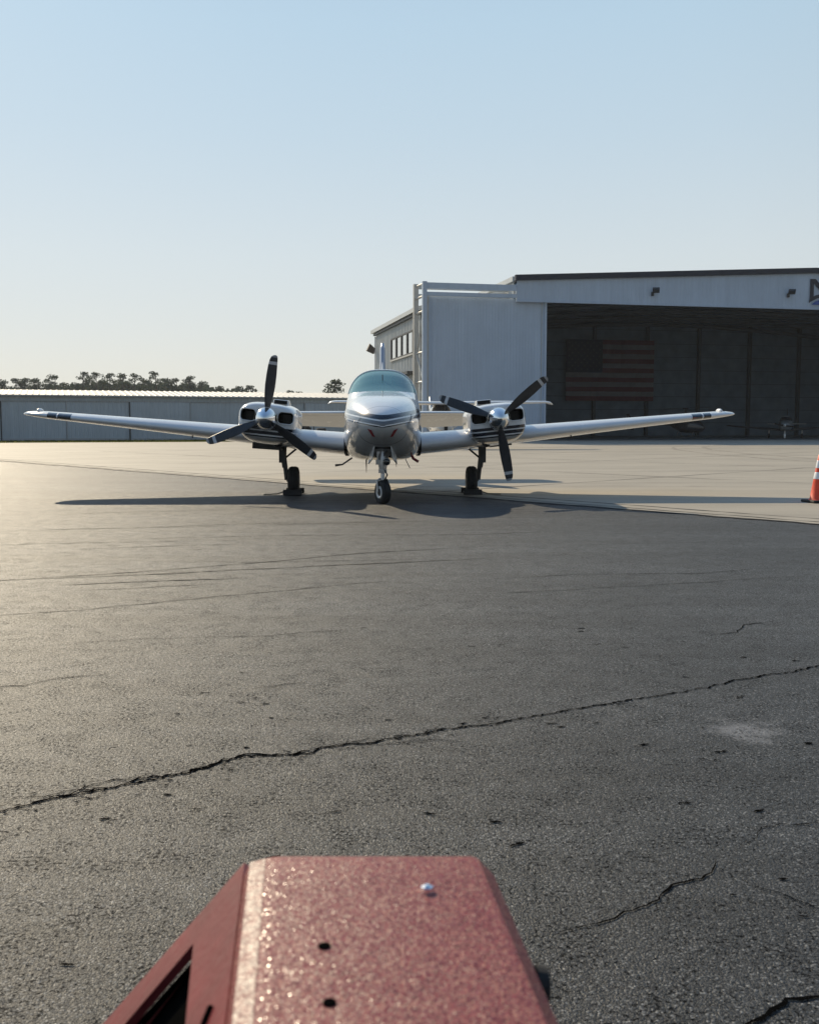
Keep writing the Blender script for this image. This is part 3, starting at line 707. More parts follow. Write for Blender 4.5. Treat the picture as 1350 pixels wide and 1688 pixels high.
for sd in (1, -1):
    f2 = fus_mesh(stn, 176, .004, (2,)); f2.f = [f for f in f2.f if f2.v[f[0]][0] * sd > 0]; f2.build('cabin_window', M['side_glass'], ap, True)
fus_mesh([1.9 + .09 * i for i in range(42)], 64, .03, (0,)).build('cabin_liner', M['interior'], fus, True)
MB().box((0, -.50, 1.40), (.80, .12, .28)).build('instrument_panel', M['black'], fus)
MB().box((0, -.52, 1.555), (.66, .30, .03)).build('glareshield', M['dark_metal'], fus)
for sx in (-.27, .27):
    bevel(MB().box((sx, .35, 1.45), (.44, .14, .75), (R(-12), 0, 0)).box((sx, .42, 1.88), (.24, .10, .16)).build('seat', M['seat_cloth'], fus), .03)
MB().box((0, -.20, 1.80), (.05, .04, .05)).tube([(0, -.2, 1.80), (0, -.15, 1.95)], .008, 6).build('compass', M['dark_metal'], fus)
MB().box((0, -.28, 1.78), (.012, .75, .012), (R(20), 0, 0)).build('windshield_strip', M['glass'], fus)
# windshield surround
def surf(s, ang):
    n = 720; return Vector(fus_ring(s, n)[int(ang / 360 * n) % n])
arc_ = [surf(3.03, a) + Vector((0, 0, .002)) for a in range(24, 157, 3)]
MB().tube(arc_, .013, 6).build('windshield_frame', M['white'], fus)
# nose details
for sx in (-1, 1):
    y_, z_ = -2.40, 1.00
    vt = MB().prism([(sx * .155, 1.06), (sx * .215, 1.085), (sx * .155 + sx * -.01, .975), (sx * .105, .965)], -2.52, -2.30).build('nose_vent_plug', M['red_plug'], fus)
def fus_front_y(x, z):
    best = None
    for i in range(0, 200):
        s = i * .01; wd_, zb, zt, zm, nt, nb = [f(s) for f in FF]
        hh, e = ((zt - zm), nt) if z >= zm else ((zm - zb), nb)
        if hh <= 0: continue
        if (abs(x) / wd_) ** e + (abs(z - zm) / hh) ** e <= 1: return s - 2.65
    return 0
M['dark_red'] = M['red_plug']
for o in [c for c in fus.children if c.name.startswith('nose_vent')]:
    for v in o.data.vertices:
        yy = fus_front_y(v.co.x, v.co.z); v.co.y = yy - .022 if v.co.y < -2.4 else yy + .05
bay = MB().box((0, -1.98, .80), (.23, .55, .20)).build('nose_wheel_bay', M['black'], fus)
for v in bay.data.vertices:
    if v.co.z < .8: v.co.z = (FF[1](v.co.y + 2.65)) - .006
for sx in (-1, 1):
    dr = MB(); pts = [(-2.30, .835), (-2.20, .64), (-1.86, .565), (-1.80, .70)]
    n0 = [(sx * (.115 + .16 * (.80 - z) + .12 * max(0, y + 2.25)), y, z) for y, z in pts]; n1 = [(x + sx * .014, y, z) for x, y, z in n0]
    dr.face(n0).face(list(reversed(n1)))
    for q in range(4):
        q2 = (q + 1) % 4; dr.face([n0[q], n1[q], n1[q2], n0[q2]])
    dr.build('nose_gear_door', M['white'], ap)
# nose gear
ngr = MB().tube([(0, -1.98, .86), (0, -2.03, .66), (0, -2.05, .56), (0, -2.06, .46)], [.075, .082, .066, .05], 16).tube([(0, -2.06, .48), (0, -2.075, .34)], .032, 14).build('nose_gear_strut', M['steel'], ap, deg=40)
MB().tube([(-.09, -1.95, .80), (-.02, -2.02, .62)], .014, 8).tube([(.09, -1.95, .80), (.02, -2.02, .62)], .014, 8).tube([(.05, -2.2, .80), (.012, -2.07, .66)], .012, 8).box((0, -2.04, .60), (.20, .13, .07)).box((0,-2.06,.47),(.12,.12,.05)).box((-.06,-2.03,.70),(.05,.1,.16)).build('gear_brace', M['steel'], ngr)
MB().tube([(.02, -2.10, .50), (.065, -2.17, .42), (.02, -2.11, .33)], .011, 6).build('torque_link', M['dark_metal'], ngr)
tl = MB().lathe([(-2.20, .030), (-2.195, .052), (-2.15, .056), (-2.10, .03)], 'y', 20, (.055, 0, .61)).build('taxi_light', M['steel'], ngr, deg=40)
MB().lathe([(-2.212, .006), (-2.206, .030), (-2.198, .048)], 'y', 20, (.055, 0, .61)).build('light_lens', M['lens'], tl, True)
NW = Matrix.Translation((0, -2.07, 0)) @ Matrix.Rotation(R(24), 4, 'Z')
def wheel(name_parent, cx, cy, rad, wdt, rot, rim_mat, parent):
    hw = wdt / 2; prof = [(-hw * .62, rad * .52), (-hw * .92, rad * .60), (-hw, rad * .76), (-hw * .86, rad * .92), (-hw * .5, rad * .99), (-hw * .46, rad * .965), (-hw * .40, rad), (-hw * .06, rad), (0, rad * .97), (hw * .06, rad), (hw * .40, rad), (hw * .46, rad * .965), (hw * .5, rad * .99), (hw * .86, rad * .92), (hw, rad * .76), (hw * .92, rad * .60), (hw * .62, rad * .52)]
    ty = MB().lathe(prof, 'x', 40).build('tyre', M['black_rubber'], parent, deg=50)
    rm = MB().lathe([(-hw * .80, rad * .30), (-hw * .95, rad * .36), (-hw * .98, rad * .50), (-hw * .70, rad * .56), (hw * .70, rad * .56), (hw * .98, rad * .50), (hw * .95, rad * .36), (hw * .80, rad * .30)], 'x', 32).build('rim', rim_mat, parent, deg=40)
    hb = MB().lathe([(-hw * 1.02, rad * .10), (-hw * .97, rad * .26), (-hw * .78, rad * .33), (hw * .78, rad * .33), (hw * .97, rad * .26), (hw * 1.02, rad * .10)], 'x', 20).build('hub_cap', M['dark_metal'], parent, deg=40)
    for o in (ty, rm, hb): o.location = (cx, cy, rad - .006); o.rotation_euler = (0, 0, rot)
wheel('nose', 0, -2.07, .172, .135, R(26), M['rim'], ngr)
fk = MB()
for sx in (-1, 1): fk.tube([(0, -2.07, .355), (sx * .045, -2.06, .36), (sx * .082, -2.05, .33), (sx * .085, -2.07, .17)], .014, 8)
fork = fk.build('fork', M['steel'], ngr)
for v in fork.data.vertices:
    p = Matrix.Rotation(R(26), 3, 'Z') @ (Vector(v.co) - Vector((0, -2.07, 0))); v.co = p + Vector((0, -2.07, 0))
MB().tube([(-.02, -2.03, .37), (.05, -2.02, .33), (.06, -2.0, .30)], .03, 8).build('mudguard', M['black_rubber'], ngr)

# wings
def airfoil(n=34, t=.16, m=.02, p=.3):
    up, lo = [], []
    for i in range(n + 1):
        x = .5 * (1 - math.cos(math.pi * i / n))
        yt = 5 * t * (.2969 * math.sqrt(x) - .126 * x - .3516 * x * x + .2843 * x ** 3 - .1036 * x ** 4)
        yc = m / p ** 2 * (2 * p * x - x * x) if x < p else m / (1 - p) ** 2 * (1 - 2 * p + 2 * p * x - x * x)
        up.append((x, yc + yt)); lo.append((x, yc - yt))
    return list(reversed(up)) + lo[1:]
def wing_sec(x, yle, zle, ch, t, inc, m=.02):
    c, s_ = math.cos(R(inc)), math.sin(R(inc))
    return [(x, yle + ch * (a * c + b * s_), zle + ch * (b * c - a * s_)) for a, b in airfoil(34, t, m)]
WS = [(.40,-1.02,.815,2.42,.150,3.5),(.60,-1.00,.835,2.38,.150,3.5),(1.30,-.86,.895,2.12,.156,3.5),(1.9,-.76,.955,1.95,.155,3.5),(2.6,-.66,1.020,1.74,.152,3.4),(3.4,-.55,1.098,1.51,.145,3.2),(4.2,-.44,1.175,1.29,.138,3),(5.05,-.34,1.255,1.08,.13,2.6),(5.44,-.28,1.290,.98,.125,2.4),(5.65,-.21,1.308,.84,.115,2),(5.77,-.11,1.316,.66,.10,2),(5.835,.02,1.318,.44,.08,1),(5.86,.14,1.318,.20,.06,0)]
for sd in (1, -1):
    wg = MB().rings([[(p[0] * sd, p[1], p[2]) for p in wing_sec(*q)] for q in WS]).build('wing', M['wing'], ap, True)
    # root fairing strip, landing lights, tip light, fuel cap, tie-down, aileron hinge
    fa = wing_sec(.585, -1.008, .826, 2.40, .158, 3.5); MB().rings([[((p[0] - .03) * sd, p[1], p[2]) for p in fa], [((p[0] + .014) * sd, p[1], p[2]) for p in fa]]).build('root_seal', M['black_rubber'], wg)
    for a, b in ((5.02, 5.19), (5.215, 5.34)) if sd > 0 else ((4.97, 5.185), (5.21, 5.36)):
        def sec(x):
            k_ = [i for i in range(len(WS) - 1) if WS[i][0] <= x <= WS[i + 1][0]][0]; t = (x - WS[k_][0]) / (WS[k_ + 1][0] - WS[k_][0])
            return wing_sec(x, *[WS[k_][j] + (WS[k_ + 1][j] - WS[k_][j]) * t for j in range(1, 6)])
        lm = MB(); A, B = sec(a), sec(b); lo_, hi_ = 27, 41
        rA = [Vector((p[0] * sd, p[1] - .004, p[2])) for p in A[lo_:hi_]]; rB = [Vector((p[0] * sd, p[1] - .004, p[2])) for p in B[lo_:hi_]]
        for q in range(len(rA) - 1): lm.face([rA[q], rB[q], rB[q + 1], rA[q + 1]])
        lm.build('landing_light_cover', M['lens'], wg, True)
    tlp = MB().lathe([(-.12, .004), (-.09, .022), (-.03, .036), (.05, .036), (.13, .018), (.18, .003)], 'y', 16, (sd * 5.56, -.02, 1.370)).build('navigation_light', M['white'], wg, True)
    MB().tube([(sd * 3.05, -.3, .985), (sd * 3.05, -.3, .93)], .012, 6).build('tie_down_ring', M['dark_metal'], wg)
    MB().tube([(sd * 2.95, .9, 1.0), (sd * 2.95, 1.0, .96)], .016, 6).build('aileron_hinge', M['dark_metal'], wg)
    # stabiliser, elevator
    TS = [(.08,4.85,1.40,1.02,.10,0),(1.2,5.02,1.40,.88,.10,0),(2.2,5.16,1.40,.74,.10,0),(2.36,5.22,1.40,.62,.09,0),(2.43,5.34,1.40,.40,.07,0)]
    MB().rings([[(p[0] * sd, p[1], p[2]) for p in wing_sec(*q, 0.0)] for q in [(a, b, c, d * .62, .14, f) for a, b, c, d, e, f in TS]]).build('stabilizer', M['wing'], ap, True)
    el = []
    for a, b, c, d, e, f in TS:
        y0 = b + d * .60; ch = d * .55 + .12
        el.append([(a * sd, y0 - .02, c + .045), (a * sd, y0 + .03, c + .03), (a * sd, y0 + ch * math.cos(R(30)), c - ch * math.sin(R(30))), (a * sd, y0 - .03, c - .045)])
    MB().rings(el).build('elevator', M['wing'], ap)
# fin and rudder
def fin_sec(z, yle, ch, t): return [(b * ch, yle + a * ch, z) for a, b in airfoil(18, t, 0)]
MB().rings([fin_sec(1.40, 4.45, 1.45, .10), fin_sec(1.75, 4.80, 1.12, .125), fin_sec(2.30, 5.12, .80, .16), fin_sec(2.80, 5.38, .56, .20), fin_sec(2.92, 5.48, .42, .17)]).build('fin', plain('fin_skylit_shade', (.30, .36, .48), .35, coat=.4), ap, True)  # blue-grey of the fin is skylit shade put into the colour
MB().rings([fin_sec(1.40, 5.75, .50, .10), fin_sec(2.30, 5.80, .42, .10), fin_sec(2.88, 5.84, .30, .10)]).build('rudder', M['wing'], ap, True)

# nacelles and propellers
NC = [(.10,.335,.165,-.25,-.02,2.6,2.6),(.115,.375,.195,-.285,-.02,2.9,2.8),(.16,.415,.218,-.325,-.02,3.1,3.0),(.26,.442,.236,-.36,-.02,3.2,3.0),(.5,.460,.250,-.395,-.02,3.2,3.0),(.9,.465,.255,-.405,-.02,3.2,3.0),(1.5,.44,.245,-.38,-.03,3.0,2.8),(2.1,.36,.18,-.33,-.05,2.6,2.5),(2.7,.24,.06,-.27,-.08,2.2,2.2),(3.2,.10,-.08,-.20,-.14,2,2),(3.4,.02,-.13,-.15,-.14,2,2)]
NF = [mono([q[0] for q in NC], [q[j] for q in NC]) for j in range(1, 7)]
def nac_mesh():
    st = [.10, .104, .109, .115, .125, .14, .16, .18, .21, .26] + [.26 + .08 * i for i in range(1, 40) if .26 + .08 * i < 3.4] + [3.4]
    return MB().rings([[(x, s, z) for x, z in sring(96, *[f(s) for f in NF])] for s in st])
def rbox(cx, cz, hx, hz, y0, y1, rad, n=6):
    P = []
    for qx, qz, a0 in ((1, 1, 0), (-1, 1, 90), (-1, -1, 180), (1, -1, 270)):
        for k_ in range(n + 1):
            a = R(a0 + 90 * k_ / n); P.append((cx + qx * (hx - rad) + rad * math.cos(a), cz + qz * (hz - rad) + rad * math.sin(a)))
    return P
nac0 = None
BL = [(.06,.055,.9,58,0),(.14,.085,.55,50,0),(.24,.125,.22,42,0),(.36,.155,.13,35,0),(.50,.168,.10,29,0),(.66,.160,.085,24,0),(.80,.142,.075,21,0),(.89,.122,.07,19,.004),(.935,.098,.065,18,.010),(.955,.06,.06,18,.018),(.963,.02,.06,18,.02)]
def blade_mesh():
    rr = []
    for z, ch, t, pt, o in BL:
        c, s_ = math.cos(R(pt)), math.sin(R(pt)); ring = []
        for k_ in range(20):
            q = 2 * math.pi * k_ / 20; a, b = ch / 2 * math.cos(q) + o, ch / 2 * t * math.sin(q) * (1.0 if math.sin(q) < 0 else .7)
            ring.append((a * c - b * s_, a * s_ + b * c, z))
        rr.append(ring)
    return MB().rings(rr)
blade_me = None
for sd in (1, -1):
    roll = R(-6) * sd
    o = nac_mesh().build('nacelle', M['cowl'])
    for cx in (-.285, .285):
        cut = MB().prism(rbox(cx, .035, .115, .088, 0, 0, .06), .02, .50).build('cutter', M['black'])
        md = o.modifiers.new('b', 'BOOLEAN'); md.operation = 'DIFFERENCE'; md.object = cut; md.solver = 'EXACT'
        dg = bpy.context.evaluated_depsgraph_get(); me = bpy.data.meshes.new_from_object(o.evaluated_get(dg)); o.modifiers.clear(); o.data = me
        bpy.data.objects.remove(cut)
    me = o.data; me.materials.clear(); me.materials.append(M['cowl']); me.materials.append(M['black'])
    for p in me.polygons:
        c = p.center; inside = any(abs(c.x - q) < .1155 and abs(c.z - .035) < .0885 for q in (-.285, .285)) and (abs(p.normal.y) < .02 or c.y > .3) and .1 < c.y < .52
        p.material_index = 1 if inside else 0
    autosmooth(o, 40); o.parent = ap
    o.location = (1.76 * sd, -1.30, 1.23); o.rotation_euler = (0, roll, 0); nac = o
    for cx in (-.285, .285):      # engine cylinders seen in the intakes
        eb = MB()
        for q in range(6): eb.box((cx, .36, -.03 + .022 * q), (.17, .10, .008))
        eb.box((cx, .40, .03), (.12, .1, .12)).build('cylinder_fins', M['dark_metal'], nac)
        lip = MB(); P = rbox(cx, .035, .120, .093, 0, 0, .063); yy = []
        pr = [(x, NF and .0, z) for x, z in P]
        def front_y(x, z):
            for i in range(200):
                s = .10 + i * .002; wd_, zt, zb, zm, nt, nb = [f(s) for f in NF]; hh, e = ((zt - zm), nt) if z >= zm else ((zm - zb), nb)
                if (abs(x) / wd_) ** e + (abs(z - zm) / hh) ** e <= 1: return s
            return .3
        ring = [(x, front_y(x, z) - .003, z) for x, z in P]; ring.append(ring[0])
        lip.tube(ring, .011, 6, False); lip.build('intake_lip', M['white'], nac, True)
    # top scoop, lower duct, gear door, exhaust
    sc = MB(); sx0, sx1 = (-.27, -.02) if sd > 0 else (.02, .27)
    sc.rings([[(sx0, .55, .22), (sx0 + .015, .55, .315), (sx1 - .015, .55, .315), (sx1, .55, .22)], [(sx0, .9, .22), (sx0 + .02, .9, .32), (sx1 - .02, .9, .32), (sx1, .9, .22)], [(sx0 + .03, 1.5, .2), (sx0 + .05, 1.5, .25), (sx1 - .05, 1.5, .25), (sx1 - .03, 1.5, .2)]])
    so = bevel(sc.build('air_scoop', M['white'], nac), .012)
    MB().box(((sx0 + sx1) / 2, .548, .277), (sx1 - sx0 - .05, .012, .055)).build('scoop_mouth', M['black'], so)
    MB().lathe([(.6, .07), (1.3, .06)], 'y', 14, (-.16 * sd, 0, -.36)).build('exhaust_stack', M['dark_metal'], nac, True)
    # propeller
    pr_ = MB().lathe([(-.03, .05), (-.02, .172), (.02, .178), (.07, .172), (.085, .10), (.13, .09)], 'y', 40).build('propeller', M['chrome'], ap, deg=40)
    pr_.location = (1.76 * sd, -1.30, 1.23); pr_.rotation_euler = (0, 0, 0)
    spn = MB().lathe([(-.275, .004), (-.270, .026), (-.255, .052), (-.22, .088), (-.17, .122), (-.11, .150), (-.05, .167), (-.02, .171)], 'y', 48).build('spinner', M['chrome'], pr_, True)
    for th in ((41, 161, 281) if sd > 0 else (82, 202, 322)):
        if blade_me is None:
            b0 = blade_mesh().build('blade', M['blade'], pr_, True); blade_me = b0.data
        else: b0 = add('blade', blade_me, None, pr_)
        b0.location = (0, .02, 0); b0.rotation_euler = (0, R(90 - th), 0)
    # main gear
    gx = 1.464 * sd; ox = 1.615 * sd
    gs_ = MB().tube([(ox, .0, 1.0), (ox + .012 * sd, 0, .62), (ox - .01 * sd, 0, .44)], [.052, .048, .046], 14).tube([(ox - .01 * sd, 0, .46), (ox - .035 * sd, 0, .235)], .034, 12).tube([(ox - .035 * sd, 0, .235), (gx, 0, .235)], .03, 10).build('main_gear_strut', M['dark_metal'], ap, deg=40)
    MB().tube([(ox - .02 * sd, .02, .60), (ox - .36 * sd, .05, .88)], .016, 8).tube([(ox - .05 * sd, .03, .80), (ox - .30 * sd, .05, .83)], .012, 8).tube([(ox, -.05, .62), (ox - .06 * sd, -.10, .40), (ox - .03 * sd, -.04, .27)], .014, 6).build('drag_brace', M['dark_metal'], gs_)
    MB().box((ox + .03 * sd, -.06, .70), (.10, .03, .36)).build('gear_leg_door', M['dark_metal'], gs_)
    wheel('main', gx, 0, .232, .175, 0, M['dark_metal'], gs_)
    MB().box((gx, .0, .02), (.001, .001, .001))
    if sd < 0: MB().box((-1.86, -.10, .755), (.46, .5, .02), (0, R(4), 0)).box((-1.86, -.34, .80), (.46, .02, .09), (0, R(4), 0)).build('inner_gear_door', M['dark_metal'], ap)
    else: MB().box((1.93, .1, .80), (.36, .5, .02), (0, R(-6), 0)).build('inner_gear_door', M['dark_metal'], ap)
# belly aerials, step, pitot
MB().tube([(-.50, -.05, .60), (-.66, -.05, .49), (-.78, -.05, .475)], [.014, .014, .020], 8).build('boarding_step', M['steel'], ap)
MB().tube([(-.26, -.6, .60), (-.26, -.58, .38)], [.014, .003], 6).build('belly_aerial', M['dark_metal'], ap)
MB().tube([(.21, -.4, .60), (.22, -.38, .46)], [.012, .003], 6).build('belly_aerial', M['dark_metal'], ap)
MB().tube([(.36, -.3, .60), (.44, -.26, .44)], .008, 6).build('drain_pipe', M['steel'], ap)
MB().tube([(.42, -1.1, .72), (.47, -1.08, .62), (.55, -1.08, .57)], [.02, .022, .022], 8).build('temperature_probe', M['red_plug'], ap)
MB().tube([(.0, 1.3, 2.08), (.0, 1.5, 2.25)], [.02, .006], 6).build('roof_aerial', M['white'], ap)

# wheel chocks
for sd, nm in ((-1, 'left'), (1, 'right')):
    for fr in (-1, 1):
        c = Matrix.Rotation(YAW, 3, 'Z') @ Vector((1.464 * sd, fr * .26, 0)) + ap.location
        t = empty('wheel_chock', (c.x, c.y, .004), YAW)
        tag(t, f'black rubber chock {"in front of" if fr < 0 else "behind"} the main wheel on the {nm} of the picture', 'chock', 'chocks at the main wheels')
        body = MB(); body.v = [(-.15, -.07, 0), (.15, -.07, 0), (.15, .07, 0), (-.15, .07, 0), (-.15, -.03, .085), (.15, -.03, .085), (.15, .01, .085), (-.15, .01, .085)]
        if fr > 0: body.v = [(x, -y, z) for x, y, z in body.v]
        body.f = [(0, 3, 2, 1), (4, 5, 6, 7), (0, 1, 5, 4), (2, 3, 7, 6), (1, 2, 6, 5), (3, 0, 4, 7)]
        bevel(body.build('chock_block', M['black_rubber'], t), .008)
        MB().tube([(-.155, 0, .05), (.155, 0, .05)], .012, 6).build('cross_bar', M['steel'], t)
        if fr < 0: MB().tube([(.15 * sd, 0, .05), (.24 * sd, -.01, .02), (.36 * sd, .0, .012), (.46 * sd, -.02, .012)], .011, 6).build('rope', plain('rope', (.22, .20, .16), .9), t)

# ================================================================== HIGH-WING PLANE BEHIND
cs = empty('parked_plane', (1.55, 50, 0), R(5))
tag(cs, 'small white high-wing airplane parked behind the twin, half hidden by it', 'airplane')
CW = [(0, -.7, 2.22, 1.6, .12, 2), (2.6, -.7, 2.26, 1.6, .12, 2), (5.2, -.55, 2.29, 1.15, .11, 0), (5.45, -.48, 2.27, 1.0, .10, 0), (5.58, -.38, 2.19, .75, .08, 0)]
wr = [[(-p[0], p[1], p[2]) for p in wing_sec(*q)] for q in reversed(CW[1:])] + [wing_sec(*q) for q in CW]
MB().rings(wr).build('wing', M['white'], cs, True)
CF = [(-2.0,.06,1.10,1.35,1.22),(-1.9,.36,.88,1.45,1.18),(-1.2,.50,.72,1.62,1.15),(-.75,.53,.70,1.70,1.15),(-.2,.55,.68,2.20,1.2),(.8,.53,.70,2.22,1.2),(2.0,.38,.85,1.95,1.25),(3.5,.2,1.05,1.65,1.35),(5.3,.05,1.3,1.5,1.4)]
CFF = [mono([q[0] for q in CF], [q[j] for q in CF]) for j in range(1, 5)]
st_ = [-2.0, -1.97, -1.93, -1.9, -1.8] + [-1.7 + .12 * i for i in range(58)] + [5.3]
mbf, mbg = MB(), MB(); rr = [[(x, s, z) for x, z in sring(48, *[f(s) for f in CFF], 2.8, 2.8)] for s in st_]
for q in rr: mbf.v += q; mbg.v += q
for i in range(len(rr) - 1):
    for k_ in range(48):
        k2 = (k_ + 1) % 48; ids = (i * 48 + k_, i * 48 + k2, (i + 1) * 48 + k2, (i + 1) * 48 + k_); c = [sum(mbf.v[j][a] for j in ids) / 4 for a in range(3)]
        ((mbg if (-.75 < c[1] < -.2 and c[2] > 1.68) or (-.1 < c[1] < 1.6 and 1.62 < c[2] < 2.05) else mbf).f).append(ids)
mbf.f.append(tuple(range(48))); mbf.build('fuselage', M['white'], cs, True); mbg.build('windshield', M['lens'], cs, True)
MB().rings([fin_sec(1.4, 3.9, 1.4, .09), fin_sec(2.0, 4.5, 1.0, .1), fin_sec(2.72, 5.0, .7, .1)]).build('fin', M['white'], cs, True)
MB().rings([wing_sec(*q, 0) for q in ((-1.7, 4.6, 1.45, .8, .09, 0), (0, 4.3, 1.45, 1.1, .09, 0), (1.7, 4.6, 1.45, .8, .09, 0))]).build('stabilizer', M['white'], cs, True)
for sx in (-1, 1): MB().tube([(sx * .5, -.2, .95), (sx * 2.4, -.3, 2.2)], .05, 8).build('wing_strut', M['white'], cs)
MB().tube([(0, -2.08, .45), (.01, -2.08, 1.25), (0, -2.08, 2.13)], [.06, .09, .06], 8).build('propeller', M['black'], cs)
MB().lathe([(-2.30, .01), (-2.2, .12), (-2.0, .17)], 'y', 16, (0, 0, 1.25)).build('spinner', M['white'], cs, True)
for x, y in ((-1.15, .3), (1.15, .3), (0, -1.6)):
    lg = MB().tube([(x * .35, y, .85), (x, y, .22)], .05, 8).build('landing_gear', M['white'], cs)
    MB().lathe([(-.08, .12), (-.08, .2), (0, .215), (.08, .2), (.08, .12)], 'x', 18, (x, y, .215)).build('tyre', M['black_rubber'], lg, True)

# little cart and bin glimpsed between the nacelle and the nose
ct = empty('utility_cart', (-6.5, 60, 0), R(70))
tag(ct, 'cream utility cart with dark windscreen glimpsed under the tail, left of the nose', 'cart')
bevel(MB().box((0, 0, .45), (2.2, 1.1, .42)).box((-.75, 0, .72), (.6, 1.05, .20)).build('cart_body', M['yellow_cart'], ct), .05)
for q in (-.5, .5): MB().tube([(-.45, q, .6), (-.35, q, 1.7)], .03, 6).tube([(.8, q, .6), (.75, q, 1.7)], .03, 6).build('roof_post', M['dark_metal'], ct)
MB().box((.15, 0, 1.06), (.04, 1.0, .55)).build('windscreen', M['lens'], ct); bevel(MB().box((.2, 0, .85), (.5, 1.0, .4)).build('seat', M['black'], ct), .05)
for q in (-.7, .7):
    for p in (-.5, .5): MB().lathe([(-.09, .12), (-.09, .22), (0, .24), (.09, .22), (.09, .12)], 'y', 16, (q, p, .24)).build('tyre', M['black_rubber'], ct, True)
bn = MB().lathe([(0.02, .22), (.85, .28), (.9, .30), (.98, .26), (1.0, .05)], 'z', 18, (-5.35, 61, 0)).build('waste_bin', M['black_rubber'], None, deg=40)
tag(bn, 'round black bin glimpsed under the tail close to the left engine', 'bin')

# ================================================================== INSIDE THE HANGAR
def in_hangar(x, y): p = Matrix.Rotation(R(12), 3, 'Z') @ Vector((x, y, 0)); return (hg.location.x + p.x, hg.location.y + p.y, .015)
M['dim_grey'] = plain('dimmed_trainer_paint', (.22, .24, .26), .4, coat=.3)  # white plane's paint greyed; the hangar's dimness is in the colour
M['heli'] = plain('helicopter_dark_paint', (.03, .03, .035), .3, coat=.6)
he = empty('helicopter', in_hangar(20.6, 12), R(60))
tag(he, 'dark light helicopter on skids parked inside the hangar below the flag', 'helicopter')
MB().rings([[(y_ * .9, x_, z_) for y_, z_ in sring(28, *p)] for x_, p in ((-1.75,(.05,1.0,.85,.92,2,2)),(-1.5,(.42,1.35,.60,.92,2.1,2.2)),(-1.0,(.66,1.72,.48,1.0,2.2,2.6)),(-.3,(.72,1.85,.45,1.05,2.4,2.8)),(.4,(.62,1.78,.52,1.1,2.3,2.6)),(1.0,(.36,1.6,.8,1.2,2,2)),(1.5,(.14,1.42,1.15,1.28,2,2)))]).build('cabin', M['heli'], he, True)
MB().tube([(0, 1.2, 1.28), (0, 5.2, 1.45)], [.16, .07], 10).build('tail_boom', M['heli'], he, True)
MB().rings([[(-.02, 4.9, .75), (.02, 4.9, .75), (.02, 5.2, .75), (-.02, 5.2, .75)], [(-.03, 5.0, 1.5), (.03, 5.0, 1.5), (.03, 5.5, 1.5), (-.03, 5.5, 1.5)], [(-.02, 5.4, 2.25), (.02, 5.4, 2.25), (.02, 5.7, 2.25), (-.02, 5.7, 2.25)]]).build('tail_fin', M['heli'], he)
MB().tube([(0, 0, 1.8), (0, .05, 2.75)], [.22, .06], 8).box((0, .05, 2.72), (.16, .5, .10)).build('rotor_mast', M['dark_metal'], he)
for a in (0, 180): MB().box((2.55 * math.cos(R(a + 38)), .05 + 2.55 * math.sin(R(a + 38)), 2.76), (5.0, .2, .03), (0, 0, R(a + 38))).build('rotor_blade', M['dark_metal'], he)
for sx in (-.95, .95):
    sk = MB().tube([(sx, -1.8, .20), (sx, -1.5, .06), (sx, 1.3, .06)], .045, 8).build('skid', M['steel'], he)
    for y_ in (-.8, .6): MB().tube([(sx, y_, .06), (sx * .75, y_, .38), (sx * .3, y_, .58)], .035, 8).build('cross_tube', M['steel'], sk)
# low-wing trainer in the hangar at right
tp = empty('trainer_plane', in_hangar(28.3, 8), R(-22))
tag(tp, 'white low-wing single-engine airplane inside the hangar at the right edge', 'airplane')
TF = [(-2.4,.07,1.05,1.25,1.15),(-2.3,.33,.85,1.38,1.1),(-1.5,.48,.68,1.52,1.1),(-.6,.55,.62,1.62,1.1),(0,.58,.60,1.98,1.12),(.8,.56,.62,2.02,1.15),(2.0,.42,.78,1.72,1.18),(3.4,.22,.98,1.52,1.24),(5.0,.05,1.15,1.32,1.24)]
TFF = [mono([q[0] for q in TF], [q[j] for q in TF]) for j in range(1, 5)]
a_, b_ = MB(), MB(); st_ = [-2.4, -2.37, -2.33, -2.3, -2.2] + [-2.1 + .13 * i for i in range(54)] + [5.0]
rr = [[(x, s, z) for x, z in sring(40, *[f(s) for f in TFF], 2.6, 2.8)] for s in st_]
for q in rr: a_.v += q; b_.v += q
for i in range(len(rr) - 1):
    for k_ in range(40):
        k2 = (k_ + 1) % 40; ids = (i * 40 + k_, i * 40 + k2, (i + 1) * 40 + k2, (i + 1) * 40 + k_); c = [sum(a_.v[j][q] for j in ids) / 4 for q in range(3)]
        (b_ if -.6 < c[1] < 1.9 and c[2] > 1.58 and c[2] < 1.93 else a_).f.append(ids)
a_.f.append(tuple(range(40))); a_.build('fuselage', M['dim_grey'], tp, True); b_.build('canopy', M['lens'], tp, True)
tw = [(0, -.8, .72, 1.7, .14, 2), (2.5, -.65, .90, 1.5, .14, 1), (4.9, -.4, 1.10, 1.1, .12, 0), (5.1, -.25, 1.12, .8, .10, 0)]
MB().rings([[(-p[0], p[1], p[2]) for p in wing_sec(*q)] for q in reversed(tw[1:])] + [wing_sec(*q) for q in tw]).build('wing', M['heli'], tp, True)  # wing and fin take dark paint to stand for the hangar's shade
MB().rings([fin_sec(1.3, 3.7, 1.3, .09), fin_sec(2.0, 4.3, .9, .1), fin_sec(2.75, 4.8, .55, .1)]).build('fin', M['heli'], tp, True)
MB().rings([wing_sec(*q, 0) for q in ((-1.7, 4.3, 1.3, .7, .09, 0), (0, 4.0, 1.3, 1.0, .09, 0), (1.7, 4.3, 1.3, .7, .09, 0))]).build('stabilizer', M['white'], tp, True)
MB().tube([(-.85, -2.48, 1.3), (0, -2.48, 1.15), (.85, -2.48, 1.0)], [.05, .08, .05], 8).build('propeller', M['black'], tp)
